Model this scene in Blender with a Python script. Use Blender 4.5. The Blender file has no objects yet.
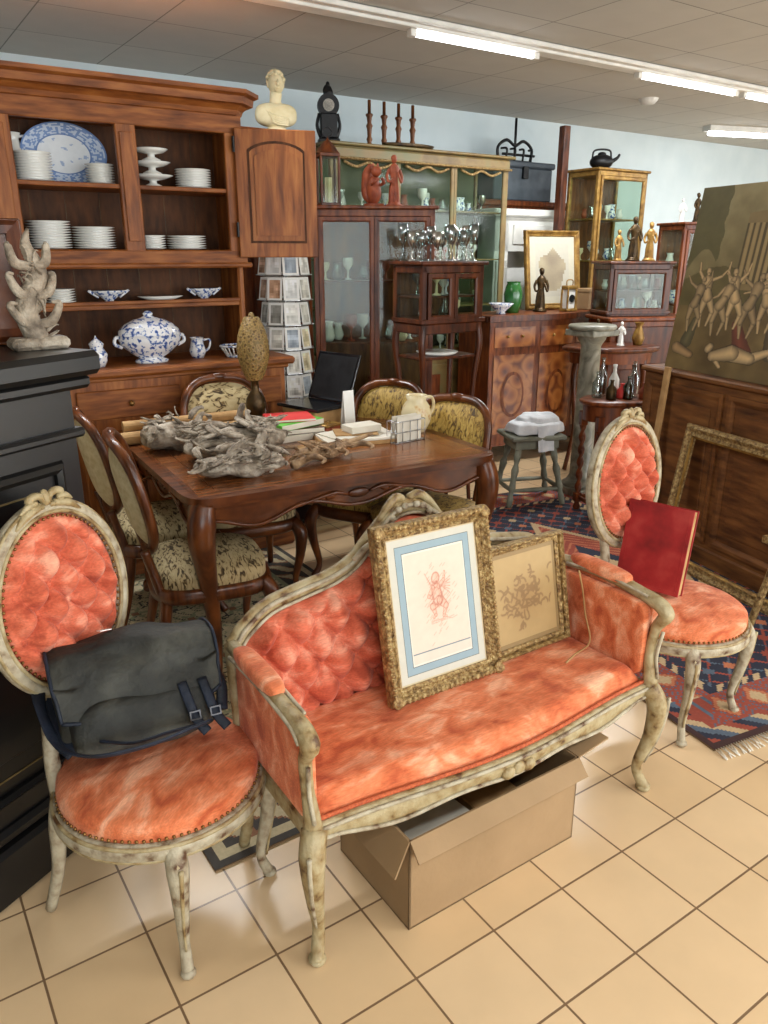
import bpy, bmesh, math, random
from mathutils import Vector, Matrix, noise
R=random.Random(7)
rad=math.radians; pi=math.pi; sin=math.sin; cos=math.cos
def lin(c):
    return tuple(((x/255)/12.92 if x/255<=.04045 else ((x/255+.055)/1.055)**2.4) for x in c)
# ---------------------------------------------------------------- materials
def mk(name,cols,kind='noise',scale=8,st=(1,1,1),rough=.5,metal=0,bump=0,bscale=60,detail=4,pos=None,sheen=0,coat=0,interp='LINEAR',dist=0,rot=(0,0,0),spec=.5,fine=0,fscale=120,fst=(1,1,1)):
    m=bpy.data.materials.new(name); m.use_nodes=True; nt=m.node_tree; N=nt.nodes; L=nt.links
    b=N['Principled BSDF']; b.inputs['Roughness'].default_value=rough; b.inputs['Metallic'].default_value=metal
    b.inputs['Specular IOR Level'].default_value=spec
    if sheen: b.inputs['Sheen Weight'].default_value=sheen
    if coat: b.inputs['Coat Weight'].default_value=coat; b.inputs['Coat Roughness'].default_value=.15
    tc=N.new('ShaderNodeTexCoord'); mp=N.new('ShaderNodeMapping'); mp.inputs['Scale'].default_value=st
    mp.inputs['Rotation'].default_value=rot
    L.new(tc.outputs['Object'],mp.inputs['Vector'])
    if kind=='noise':
        t=N.new('ShaderNodeTexNoise'); t.inputs['Detail'].default_value=detail; t.inputs['Distortion'].default_value=dist; out=t.outputs['Fac']
    elif kind=='voronoi':
        t=N.new('ShaderNodeTexVoronoi'); out=t.outputs['Distance']
    else:
        t=N.new('ShaderNodeTexWave'); t.inputs['Distortion'].default_value=dist or 6; t.inputs['Detail'].default_value=detail; t.inputs['Detail Scale'].default_value=1.5; out=t.outputs['Fac']
    t.inputs['Scale'].default_value=scale
    L.new(mp.outputs['Vector'],t.inputs['Vector'])
    r=N.new('ShaderNodeValToRGB'); r.color_ramp.interpolation=interp
    n=len(cols); pos=pos or ([.5] if n==1 else [.3+.4*i/(n-1) for i in range(n)])
    e=r.color_ramp.elements
    while len(e)<n: e.new(.5)
    while len(e)>n: e.remove(e[-1])
    for i in range(n):
        e[i].position=pos[i]; e[i].color=lin(cols[i])+(1,)
    L.new(out,r.inputs['Fac']); col=r.outputs['Color']
    if fine:
        mp2=N.new('ShaderNodeMapping'); mp2.inputs['Scale'].default_value=fst; L.new(tc.outputs['Object'],mp2.inputs['Vector'])
        t3=N.new('ShaderNodeTexNoise'); t3.inputs['Scale'].default_value=fscale; t3.inputs['Detail'].default_value=4; L.new(mp2.outputs['Vector'],t3.inputs['Vector'])
        mr=N.new('ShaderNodeMapRange'); mr.inputs['From Min'].default_value=.3; mr.inputs['From Max'].default_value=.7; mr.inputs['To Min'].default_value=1-fine; mr.inputs['To Max'].default_value=1+fine
        L.new(t3.outputs['Fac'],mr.inputs['Value']); mx=N.new('ShaderNodeVectorMath'); mx.operation='SCALE'
        L.new(col,mx.inputs[0]); L.new(mr.outputs['Result'],mx.inputs['Scale']); col=mx.outputs['Vector']
    L.new(col,b.inputs['Base Color'])
    if bump:
        t2=N.new('ShaderNodeTexNoise'); t2.inputs['Scale'].default_value=bscale; t2.inputs['Detail'].default_value=3
        L.new(mp.outputs['Vector'],t2.inputs['Vector'])
        bp=N.new('ShaderNodeBump'); bp.inputs['Strength'].default_value=bump; bp.inputs['Distance'].default_value=.01
        L.new(t2.outputs['Fac'],bp.inputs['Height']); L.new(bp.outputs['Normal'],b.inputs['Normal'])
    return m
def vcolmat(name,rough=.7,ns=60,coat=0,lo=.75,hi=1.2):
    m=bpy.data.materials.new(name); m.use_nodes=True; nt=m.node_tree; N=nt.nodes; L=nt.links
    b=N['Principled BSDF']; b.inputs['Roughness'].default_value=rough
    if coat: b.inputs['Coat Weight'].default_value=coat
    a=N.new('ShaderNodeAttribute'); a.attribute_name='Col'
    tc=N.new('ShaderNodeTexCoord'); t=N.new('ShaderNodeTexNoise'); t.inputs['Scale'].default_value=ns
    L.new(tc.outputs['Object'],t.inputs['Vector'])
    mr=N.new('ShaderNodeMapRange'); mr.inputs['To Min'].default_value=lo; mr.inputs['To Max'].default_value=hi
    L.new(t.outputs['Fac'],mr.inputs['Value'])
    mx=N.new('ShaderNodeVectorMath'); mx.operation='SCALE'
    L.new(a.outputs['Color'],mx.inputs[0]); L.new(mr.outputs['Result'],mx.inputs['Scale'])
    L.new(mx.outputs['Vector'],b.inputs['Base Color'])
    return m
def tilemat(name,c1,c2,mort,size,ms,rough,bump=.3,nz=.3):
    m=bpy.data.materials.new(name); m.use_nodes=True; nt=m.node_tree; N=nt.nodes; L=nt.links
    b=N['Principled BSDF']; b.inputs['Roughness'].default_value=rough
    tc=N.new('ShaderNodeTexCoord'); br=N.new('ShaderNodeTexBrick')
    br.offset=0; br.squash=1; br.inputs['Scale'].default_value=1
    br.inputs['Brick Width'].default_value=size; br.inputs['Row Height'].default_value=size
    br.inputs['Mortar Size'].default_value=ms; br.inputs['Mortar Smooth'].default_value=.1
    br.inputs['Color1'].default_value=lin(c1)+(1,); br.inputs['Color2'].default_value=lin(c2)+(1,); br.inputs['Mortar'].default_value=lin(mort)+(1,)
    L.new(tc.outputs['Object'],br.inputs['Vector'])
    t=N.new('ShaderNodeTexNoise'); t.inputs['Scale'].default_value=6; t.inputs['Detail'].default_value=6
    L.new(tc.outputs['Object'],t.inputs['Vector'])
    mr=N.new('ShaderNodeMapRange'); mr.inputs['To Min'].default_value=1-nz; mr.inputs['To Max'].default_value=1+nz
    L.new(t.outputs['Fac'],mr.inputs['Value'])
    mx=N.new('ShaderNodeVectorMath'); mx.operation='SCALE'
    L.new(br.outputs['Color'],mx.inputs[0]); L.new(mr.outputs['Result'],mx.inputs['Scale']); L.new(mx.outputs['Vector'],b.inputs['Base Color'])
    bp=N.new('ShaderNodeBump'); bp.invert=True; bp.inputs['Strength'].default_value=bump; bp.inputs['Distance'].default_value=.005
    L.new(br.outputs['Fac'],bp.inputs['Height']); L.new(bp.outputs['Normal'],b.inputs['Normal'])
    return m
def emis(name,c,s):
    m=bpy.data.materials.new(name); m.use_nodes=True; N=m.node_tree.nodes; b=N['Principled BSDF']
    b.inputs['Emission Color'].default_value=lin(c)+(1,); b.inputs['Emission Strength'].default_value=s; b.inputs['Base Color'].default_value=(1,1,1,1)
    return m
def glassmat(name,tint=(238,245,240),fac=.022,ro=.08):
    m=bpy.data.materials.new(name); m.use_nodes=True; nt=m.node_tree; N=nt.nodes; L=nt.links
    o=N['Material Output']; tr=N.new('ShaderNodeBsdfTransparent'); tr.inputs[0].default_value=lin(tint)+(1,)
    g=N.new('ShaderNodeBsdfGlossy'); g.inputs['Roughness'].default_value=ro
    mx=N.new('ShaderNodeMixShader'); mx.inputs[0].default_value=fac
    L.new(tr.outputs[0],mx.inputs[1]); L.new(g.outputs[0],mx.inputs[2]); L.new(mx.outputs[0],o.inputs['Surface'])
    return m
vp=[.35,.45,.54,.67]
VELV=mk('velvet_coral',[(176,80,44),(202,106,64),(214,124,82),(232,166,130)],scale=10,st=(1,1.7,1.3),rough=.75,bump=.22,bscale=200,detail=12,pos=vp,sheen=.1,dist=.5,spec=.25,fine=.17,fscale=34,fst=(1.2,7,7))
VELP=mk('velvet_rose',[(164,70,46),(192,92,64),(204,108,80),(224,152,124)],scale=11,st=(1,1,1.8),rough=.75,bump=.22,bscale=200,detail=12,pos=vp,sheen=.1,dist=.5,spec=.25,fine=.18,fscale=34,fst=(1.2,6,8))
BRAID=mk('orange_braid',[(150,60,30),(200,100,55)],scale=150,rough=.8)
NAIL=mk('brass_nails',[(104,72,36),(150,112,60)],scale=50,rough=.4,metal=.7)
PAINT=mk('distressed_paint',[(88,60,40),(140,124,100),(166,154,130),(186,176,152)],scale=26,rough=.55,bump=.35,bscale=90,detail=9,pos=[.31,.39,.5,.7],spec=.35)
PAINTG=mk('distressed_paint_gilt',[(86,58,32),(138,114,74),(160,142,104),(178,164,130)],scale=24,rough=.48,bump=.35,bscale=90,detail=9,pos=[.31,.39,.51,.72],spec=.4)
GILT=mk('gilt',[(92,64,32),(150,120,72),(192,166,112)],scale=70,rough=.45,metal=.25,bump=.9,bscale=120,detail=6)
GOLD=mk('bright_gilt',[(110,76,30),(172,134,66)],scale=20,rough=.42,metal=.4,bump=.4)
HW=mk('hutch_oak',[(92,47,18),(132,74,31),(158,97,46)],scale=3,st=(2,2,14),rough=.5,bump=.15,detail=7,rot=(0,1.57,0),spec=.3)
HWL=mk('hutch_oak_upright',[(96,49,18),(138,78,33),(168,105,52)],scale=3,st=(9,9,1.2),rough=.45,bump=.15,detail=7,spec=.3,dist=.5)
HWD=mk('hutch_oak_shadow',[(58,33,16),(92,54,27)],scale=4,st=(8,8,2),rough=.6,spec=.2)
TW=mk('walnut',[(50,24,10),(88,45,19),(120,67,30)],scale=4,st=(2,10,2),rough=.3,bump=.06,detail=7,coat=.15,spec=.4)
TWT=mk('walnut_top_boards',[(86,44,18),(118,66,30),(146,88,44)],scale=4,st=(1.0,12,1),rough=.24,bump=.04,detail=8,coat=.25,spec=.4)
DW=mk('dark_mahogany',[(44,19,8),(78,36,15),(104,54,24)],scale=4,st=(8,8,1.5),rough=.38,detail=6,coat=.12,spec=.3)
MW=mk('red_mahogany',[(66,29,12),(106,51,22),(134,72,34)],scale=4,st=(8,8,1.5),rough=.4,detail=6,coat=.1,spec=.3)
WMID=mk('mid_walnut',[(74,38,16),(110,64,30),(134,84,42)],scale=4,st=(8,8,1.5),rough=.4,detail=6,spec=.3)
MQ=mk('marquetry',[(84,34,14),(132,70,28),(160,98,46),(94,40,18)],scale=9,kind='voronoi',rough=.32,coat=.2,pos=[.1,.35,.6,.85])
BRW=mk('brown_panel_wood',[(66,38,18),(106,65,32),(134,87,45)],scale=3,st=(1.5,8,8),rough=.55,bump=.2,detail=7,spec=.3)
BLK=mk('ebonised_wood',[(9,9,9),(20,19,19)],scale=6,rough=.35,coat=.12)
BRASSLINE=mk('brass_line',[(110,95,60),(150,130,90)],scale=20,rough=.4,metal=.6)
GREYP=mk('grey_green_paint',[(92,92,78),(130,130,112)],scale=10,rough=.6,bump=.3)
GREENW=mk('green_gilt_wood',[(88,68,36),(126,102,58),(108,104,66)],scale=6,rough=.5,detail=6)
GREENIN=mk('green_lining',[(84,92,66),(108,114,84)],scale=3,rough=.8)
WDRIFT=mk('carved_grey_wood',[(84,72,60),(146,132,114),(190,178,160)],scale=22,rough=.75,bump=1,bscale=60,detail=8)
WDRIFT2=mk('carved_brown_wood',[(84,62,42),(146,114,80),(182,152,116)],scale=22,rough=.75,bump=1,bscale=60,detail=8)
LEA=mk('black_leather',[(28,28,26),(46,46,42),(70,69,62)],scale=10,rough=.66,bump=.5,bscale=45,detail=7,spec=.3)
LEAS=mk('black_leather_straps',[(18,22,30),(38,46,62)],scale=14,rough=.6,bump=.3,spec=.3)
STEEL=mk('steel',[(130,130,130),(200,200,200)],scale=20,rough=.3,metal=.9)
DSTEEL=mk('dark_buckle',[(60,60,62),(100,100,104)],scale=20,rough=.4,metal=.7)
CARD=mk('cardboard',[(140,112,78),(158,128,92)],scale=4,rough=.8,bump=.1)
CARDIN=mk('cardboard_inside',[(112,88,60),(132,104,72)],scale=4,rough=.85)
LEO=mk('tiger_fabric',[(62,48,30),(116,96,62),(184,164,120),(204,188,148)],kind='noise',scale=24,st=(1,2.8,1),rough=.85,pos=[.36,.42,.48,.8],dist=1.2,bump=.3)
LEOG=mk('gold_brocade',[(84,60,18),(146,114,42),(184,152,74)],scale=30,st=(2.4,1,1),rough=.6,pos=[.36,.44,.58],bump=.3,sheen=.1,dist=1)
CREAM=mk('cream_upholstery',[(190,170,126),(214,198,158)],scale=40,rough=.85)
WHITE=mk('white_porcelain',[(216,214,206),(230,228,222)],scale=5,rough=.18,coat=.3)
BW=mk('blue_white_porcelain',[(50,74,138),(112,136,186),(226,226,228)],scale=54,rough=.18,coat=.4,pos=[.36,.43,.48],detail=3)
PLAST=mk('plaster_cream',[(200,184,140),(224,212,176)],scale=12,rough=.7)
PAPER=mk('paper',[(206,198,180),(224,218,204)],scale=10,rough=.8)
PAPERB=mk('kraft_paper',[(150,112,66),(184,146,96)],scale=16,rough=.8)
RED=mk('red_cloth_cover',[(112,14,18),(156,30,32),(184,70,62)],scale=9,rough=.6,detail=9,pos=[.3,.5,.75])
REDL=mk('red_paper',[(200,40,44),(220,70,60)],scale=9,rough=.6)
GREEN=mk('green_cover',[(70,150,40),(110,190,70)],scale=9,rough=.6)
TERRA=mk('terracotta',[(110,44,22),(160,78,42)],scale=20,rough=.6,bump=.3)
BRONZE=mk('bronze',[(34,24,12),(84,62,30)],scale=25,rough=.4,metal=.6,bump=.3)
BLKM=mk('black_iron',[(12,12,13),(30,30,32)],scale=20,rough=.4,metal=.4)
SLATE=mk('slate_blue_paint',[(58,66,74),(84,92,100)],scale=8,rough=.6)
MARB=mk('grey_marble',[(84,80,68),(124,120,104),(154,150,136)],scale=9,rough=.4,detail=9,dist=1.5)
WHITEP=mk('white_paint',[(205,203,196),(226,224,218)],scale=8,rough=.6)
CLOTH=mk('white_cloth',[(200,202,206),(226,226,228)],scale=12,rough=.9,bump=.2)
WICK=mk('pineapple_glaze',[(92,68,30),(150,120,66),(116,94,48)],kind='voronoi',scale=60,rough=.5,bump=.6,bscale=80)
SILV=mk('silver',[(140,138,130),(210,208,200)],scale=12,rough=.2,metal=.95)
SCREEN=mk('dark_screen',[(10,11,13),(24,25,28)],scale=3,rough=.15)
VC=vcolmat('woven_colour',.9,90); VCP=vcolmat('painted_canvas',.5,30,.08,.88,1.14); VCC=vcolmat('print_colour',.6,40,0,.92,1.06)
GL=glassmat('cabinet_glass'); GLC=glassmat('clear_glass',(215,225,225),.22,.05); GLG=glassmat('green_glass',(40,110,50),.2)
LTUBE=emis('tube_glow',(245,250,255),9)
# ---------------------------------------------------------------- builder
def cat(P,sub,closed):
    n=len(P); out=[]; rng=n if closed else n-1
    for i in range(rng):
        p0=P[(i-1)%n] if closed or i>0 else P[0]*2-P[1]
        p1=P[i]; p2=P[(i+1)%n]
        p3=P[(i+2)%n] if closed or i+2<n else P[-1]*2-P[-2]
        for k in range(sub):
            t=k/sub
            out.append((.5*((2*p1)+(p2-p0)*t+(2*p0-5*p1+4*p2-p3)*t*t+(3*p1-p0-3*p2+p3)*t**3),i+t))
    if not closed: out.append((P[-1],n-1))
    return out
class B:
    def __init__(s,name,loc=(0,0,0),rz=0,parent=None):
        s.name=name; s.V=[];s.F=[];s.MI=[];s.SM=[];s.C=[];s.mats=[];s.loc=loc;s.rz=rz;s.T=Matrix();s.parent=parent
    def add(s,vs,fs,m,smooth=False,cols=None,T=None):
        if m not in s.mats: s.mats.append(m)
        k=s.mats.index(m); o=len(s.V); M=s.T@T if T is not None else s.T
        s.V+= [tuple(M@Vector(v)) for v in vs]
        for i,f in enumerate(fs):
            s.F.append([o+a for a in f]); s.MI.append(k); s.SM.append(smooth); s.C.append(cols[i] if cols else (1,1,1))
    def bx(s,x0,x1,y0,y1,z0,z1,m,bev=.003,T=None):
        bm=bmesh.new(); bmesh.ops.create_cube(bm,size=1)
        for v in bm.verts: v.co=Vector(((x0+x1)/2+v.co.x*(x1-x0),(y0+y1)/2+v.co.y*(y1-y0),(z0+z1)/2+v.co.z*(z1-z0)))
        b=min(bev,.3*min(abs(x1-x0),abs(y1-y0),abs(z1-z0)))
        if b>.0004: bmesh.ops.bevel(bm,geom=bm.edges[:],offset=b,segments=1,affect='EDGES')
        bm.verts.index_update()
        s.add([v.co.copy() for v in bm.verts],[[v.index for v in f.verts] for f in bm.faces],m,T=T); bm.free()
    def surf(s,fn,nu,nv,m,cu=False,cv=False,smooth=True,colfn=None,T=None):
        a=nu if cu else nu+1; b=nv if cv else nv+1
        vs=[fn(i/nu,j/nv) for i in range(a) for j in range(b)]
        fs=[];cs=[]
        for i in range(nu):
            for j in range(nv):
                i2=(i+1)%a; j2=(j+1)%b
                fs.append([i*b+j,i2*b+j,i2*b+j2,i*b+j2])
                if colfn: cs.append(lin(colfn((i+.5)/nu,(j+.5)/nv)))
        s.add(vs,fs,m,smooth,cs if colfn else None,T)
    def lathe(s,c,prof,m,seg=20,T=None,sx=1,sy=1,colfn=None,smooth=True):
        n=len(prof)-1
        def fn(u,v):
            r,z=prof[min(n,int(round(v*n)))]; a=2*pi*u
            return (c[0]+r*sx*cos(a),c[1]+r*sy*sin(a),c[2]+z)
        s.surf(fn,seg,n,m,cu=True,smooth=smooth,T=T,colfn=colfn)
    def cyl(s,c,r,h,m,seg=20,r2=None,T=None):
        r2=r if r2 is None else r2
        s.lathe(c,[(0.0001,0),(r,0),(r,0.0005),(r2,h-.0005),(r2,h),(0.0001,h)],m,seg,T,smooth=False)
    def sweep(s,pts,r,m,seg=8,closed=False,sub=5,fx=1,fy=1,up=None,T=None,cap=True):
        P=[Vector(p) for p in pts]; n=len(P)
        if not isinstance(r,(list,tuple)): r=[r]*n
        C=cat(P,sub,closed); q=[c[0] for c in C]; rr=[]
        for _,t in C:
            i=int(t); f=t-i; rr.append(r[i%n]*(1-f)+r[(i+1)%n if closed else min(i+1,n-1)]*f)
        N=len(q); vs=[]; prev=None
        for i in range(N):
            a=q[(i-1)%N] if closed else q[max(0,i-1)]; b=q[(i+1)%N] if closed else q[min(N-1,i+1)]
            t=(b-a); t=t.normalized() if t.length>1e-9 else Vector((0,0,1))
            if up is not None: nn=Vector(up)-t*Vector(up).dot(t)
            else:
                if prev is None: prev=Vector((0,0,1)) if abs(t.z)<.8 else Vector((1,0,0))
                nn=prev-t*prev.dot(t)
            nn=nn.normalized() if nn.length>1e-6 else Vector((1,0,0)); prev=nn
            bb=t.cross(nn)
            for k in range(seg):
                an=2*pi*k/seg
                vs.append(q[i]+nn*cos(an)*rr[i]*fx+bb*sin(an)*rr[i]*fy)
        fs=[]
        for i in range(N if closed else N-1):
            for k in range(seg):
                j=(i+1)%N; fs.append([i*seg+k,i*seg+(k+1)%seg,j*seg+(k+1)%seg,j*seg+k])
        if cap and not closed:
            fs.append(list(range(seg))); fs.append([(N-1)*seg+k for k in range(seg)])
        s.add(vs,fs,m,True,T=T)
    def sell(s,c,rr,m,e1=1,e2=1,T=None,nu=20,nv=12,nz=0,ns=5):
        def sp(x,e): return math.copysign(abs(x)**e,x)
        M=(T if T is not None else Matrix())@Matrix.Translation(c)
        def fn(u,v):
            a=2*pi*u; b=-pi/2+pi*v
            p=Vector((rr[0]*sp(cos(b),e1)*sp(cos(a),e2),rr[1]*sp(cos(b),e1)*sp(sin(a),e2),rr[2]*sp(sin(b),e1)))
            if nz: p+=p.normalized()*nz*noise.noise(p*ns)
            return p
        s.surf(fn,nu,nv,m,cu=True,T=M)
    def prism(s,pts,y0,y1,m,T=None):
        n=len(pts); vs=[(x,y0,z) for x,z in pts]+[(x,y1,z) for x,z in pts]
        fs=[list(range(n)),list(range(n,2*n))]+[[i,(i+1)%n,n+(i+1)%n,n+i] for i in range(n)]
        s.add(vs,fs,m,T=T)
    def pframe(s,w,h,prof,m,T=None,sub=1):
        vs=[];fs=[];k=len(prof)
        for sx,sz in((-1,-1),(1,-1),(1,1),(-1,1)):
            for o,d in prof: vs.append((sx*(w/2+o),-d,sz*(h/2+o)))
        for c in range(4):
            for i in range(k):
                j=(i+1)%k; d=(c+1)%4; fs.append([c*k+i,d*k+i,d*k+j,c*k+j])
        s.add(vs,fs,m,T=T)
    def cgrid(s,w,h,nu,nv,colfn,m,T=None):
        s.surf(lambda u,v:(-w/2+w*u,0,-h/2+h*v),nu,nv,m,smooth=False,colfn=colfn,T=T)
    def done(s):
        me=bpy.data.meshes.new(s.name); me.from_pydata(s.V,[],s.F)
        for m in s.mats: me.materials.append(m)
        bm=bmesh.new(); bm.from_mesh(me); bmesh.ops.recalc_face_normals(bm,faces=bm.faces[:]); bm.to_mesh(me); bm.free()
        me.polygons.foreach_set('material_index',s.MI); me.polygons.foreach_set('use_smooth',s.SM)
        if any(c!=(1,1,1) for c in s.C):
            at=me.color_attributes.new(name='Col',type='FLOAT_COLOR',domain='CORNER'); buf=[]
            for p,c in zip(me.polygons,s.C): buf+=list(c+(1,))*p.loop_total
            at.data.foreach_set('color',buf)
        me.update()
        o=bpy.data.objects.new(s.name,me); bpy.context.scene.collection.objects.link(o)
        o.location=s.loc; o.rotation_euler=(0,0,s.rz)
        if s.parent: o.parent=s.parent
        return o
def TR(x=0,y=0,z=0,rx=0,ry=0,rz=0):
    return Matrix.Translation((x,y,z))@Matrix.Rotation(rz,4,'Z')@Matrix.Rotation(ry,4,'Y')@Matrix.Rotation(rx,4,'X')
# ---------------------------------------------------------------- room
RO=(-2.41,5.47,0); RR=rad(34); CH=2.8
def rw(x,y,z=0):
    return (RO[0]+x*cos(RR)-y*sin(RR),RO[1]+x*sin(RR)+y*cos(RR),z)
FL=tilemat('cream_floor_tiles',(220,190,150),(212,180,138),(124,96,70),.24,.003,.28,.4,.1)
CL=tilemat('ceiling_panels',(190,187,180),(184,181,174),(128,126,120),.6,.004,.9,.3,.06)
WALLM=mk('pale_blue_wall',[(198,211,215),(210,221,224)],scale=3,rough=.85)
b=B('floor',RO,RR); b.bx(-4,11,-9.4,0,-.1,0,FL,0); b.done()
b=B('ceiling',RO,RR); b.bx(-4,11,-9.4,0,CH,CH+.1,CL,0); b.done()
b=B('wall_back',RO,RR); b.bx(-4,11,0,.12,0,CH,WALLM,0); b.done()
b=B('wall_left',RO,RR); b.bx(-4.12,-4,-9.4,0,0,CH,WALLM,0); b.done()
b=B('wall_right',RO,RR); b.bx(11,11.12,-9.4,0,0,CH,WALLM,0); b.done()
b=B('wall_front',RO,RR)
b.bx(-4,11,-9.52,-9.4,0,.4,WALLM,0); b.bx(-4,11,-9.52,-9.4,2.5,CH,WALLM,0)
for x0,x1 in((-4,-3.4),(-.2,.2),(3.4,3.8),(7,7.4),(10.6,11)): b.bx(x0,x1,-9.52,-9.4,.4,2.5,WALLM,0)
b.done()
for i,(x0,x1) in enumerate(((-3.4,-.2),(.2,3.4),(3.8,7),(7.4,10.6))):
    b=B('window_%d'%(i+1),RO,RR)
    b.bx(x0,x1,-9.5,-9.42,.4,.46,WHITEP); b.bx(x0,x1,-9.5,-9.42,2.44,2.5,WHITEP)
    for x in(x0,(x0+x1)/2-.03,x1-.06): b.bx(x,x+.06,-9.5,-9.42,.46,2.44,WHITEP)
    b.bx(x0,x1,-9.465,-9.46,.46,2.44,GL,0); b.done()
b=B('baseboard_back',RO,RR); b.bx(-4,11,-.015,0,0,.1,MW); b.done()
def fixture(x0,x1,y,lit):
    b=B('fluorescent_light',RO,RR)
    b.bx(x0,x1,y-.05,y+.05,CH-.045,CH,WHITEP,.004)
    b.bx(x0,x1,y-.1,y-.05,CH-.03,CH-.005,WHITEP,.004); b.bx(x0,x1,y+.05,y+.1,CH-.03,CH-.005,WHITEP,.004)
    for a,c in lit:
        b.sweep([(a,y,CH-.062),((a+c)/2,y,CH-.062),(c,y,CH-.062)],.016,LTUBE,8,sub=1)
        b.bx(a-.04,a,y-.022,y+.022,CH-.08,CH-.045,WHITEP); b.bx(c,c+.04,y-.022,y+.022,CH-.08,CH-.045,WHITEP)
    b.done()
fixture(-1.2,8.6,-2.0,[(1.76,2.64),(3.64,4.7),(4.85,6.0),(7.2,8.4)])
fixture(-2,9,-6.6,[(-1,.2),(1.5,2.7),(4,5.2),(6,7.2)])
b=B('fluorescent_light',(3.6,8.5,0),RR-.3); b.bx(-.45,.45,-.06,.06,CH-.05,CH,WHITEP); b.sweep([(-.42,0,CH-.07),(.42,0,CH-.07)],.02,LTUBE,8,sub=1); b.done()
b=B('smoke_detector',(2.15,7.0,0)); b.lathe((0,0,CH-.04),[(.001,0),(.05,0),(.07,.02),(.08,.04)],WHITEP,20); b.done()
# ---------------------------------------------------------------- rugs
def rugA(u,v):
    W,Lg=1.6,2.8; x=u*W; y=v*Lg; d=min(x,W-x,y,Lg-y)
    navy=(36,38,54); redc=(146,64,46); cr=(186,158,118); bl=(82,94,108); or_=(180,106,70)
    if d<.03: return (60,34,30)
    if d<.09:
        t=(x+y)*22; return [cr,redc,navy,bl][int(t)%4]
    if d<.26:
        s=x if (y<.26 or y>Lg-.26) else y
        q=abs((s*6)%1-.5); w=abs((d-.175)/.085)
        if q+w*.4<.22: return cr
        if q+w*.4<.33: return or_
        if (q*8+w*3)%1<.22: return bl
        return redc
    if d<.30: return [navy,cr][int((x-y)*30)%2]
    cx=(x-W/2); cy=(y-Lg/2)
    m=abs(cx)/.38+abs(cy)/.8
    if m<.25: return cr
    if m<.45: return navy
    if m<.9: return or_ if (abs(cx)*18+abs(cy)*18)%1<.3 else redc
    if m<1.0: return cr
    gx=(x*9)%1-.5; gy=(y*9)%1-.5; k=(int(x*9)+int(y*9)*3)%5
    if abs(gx)+abs(gy)<.28: return [redc,cr,bl,or_,redc][k]
    if abs(abs(gx)-abs(gy))<.06: return bl if k%2 else redc
    return navy
def rugB(u,v):
    W,Lg=1.25,2.5; x=u*W; y=v*Lg; d=min(x,W-x,y,Lg-y)
    bk=(70,64,58); be=(190,174,138); gr=(142,144,112); ru=(138,96,68)
    if d<.025: return bk
    if d<.06: return be
    n1=noise.noise(Vector((x*16,y*16,1))); n2=noise.noise(Vector((x*30,y*30,5)))
    if d<.2:
        s=(x+y)*7; q=abs(s%1-.5); w=abs(d-.13)/.07
        return be if q+w*.3+n2*.12<.3 else (ru if q+w*.3<.4 else bk)
    if d<.225: return gr
    gx=(x*5)%1-.5; gy=(y*5)%1-.5; r=math.hypot(gx,gy); a=math.atan2(gy,gx)
    if r<.2+.1*cos(6*a): return ru if r<.1 else gr
    if abs(n1)<.05: return bk
    if abs(n2)<.06: return gr
    return be
def rug(name,loc,rz,W,Lg,fn,nu,nv,fringe=True):
    b=B(name,loc,rz)
    b.surf(lambda u,v:(u*W,v*Lg,.008+.0015*noise.noise(Vector((u*5,v*9,0)))),nu,nv,VC,smooth=False,colfn=fn)
    b.bx(0,W,0,Lg,.0005,.0055,CARDIN,0)
    if fringe:
        n=int(W/.012)
        for i in range(n):
            x=(i+.5)*W/n; o=R.uniform(-.012,.012)
            b.sweep([(x,0,.007),(x+o,-.03,.006),(x+o*2,-.055,.004)],.0025,PAPER,4,sub=1)
    b.done()
rug('persian_rug',(1.12,2.22,0),rad(25),1.6,2.8,rugA,180,300)
rug('patterned_rug',(-.46,1.68,0),rad(34),1.25,2.5,rugB,150,290,False)
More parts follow.
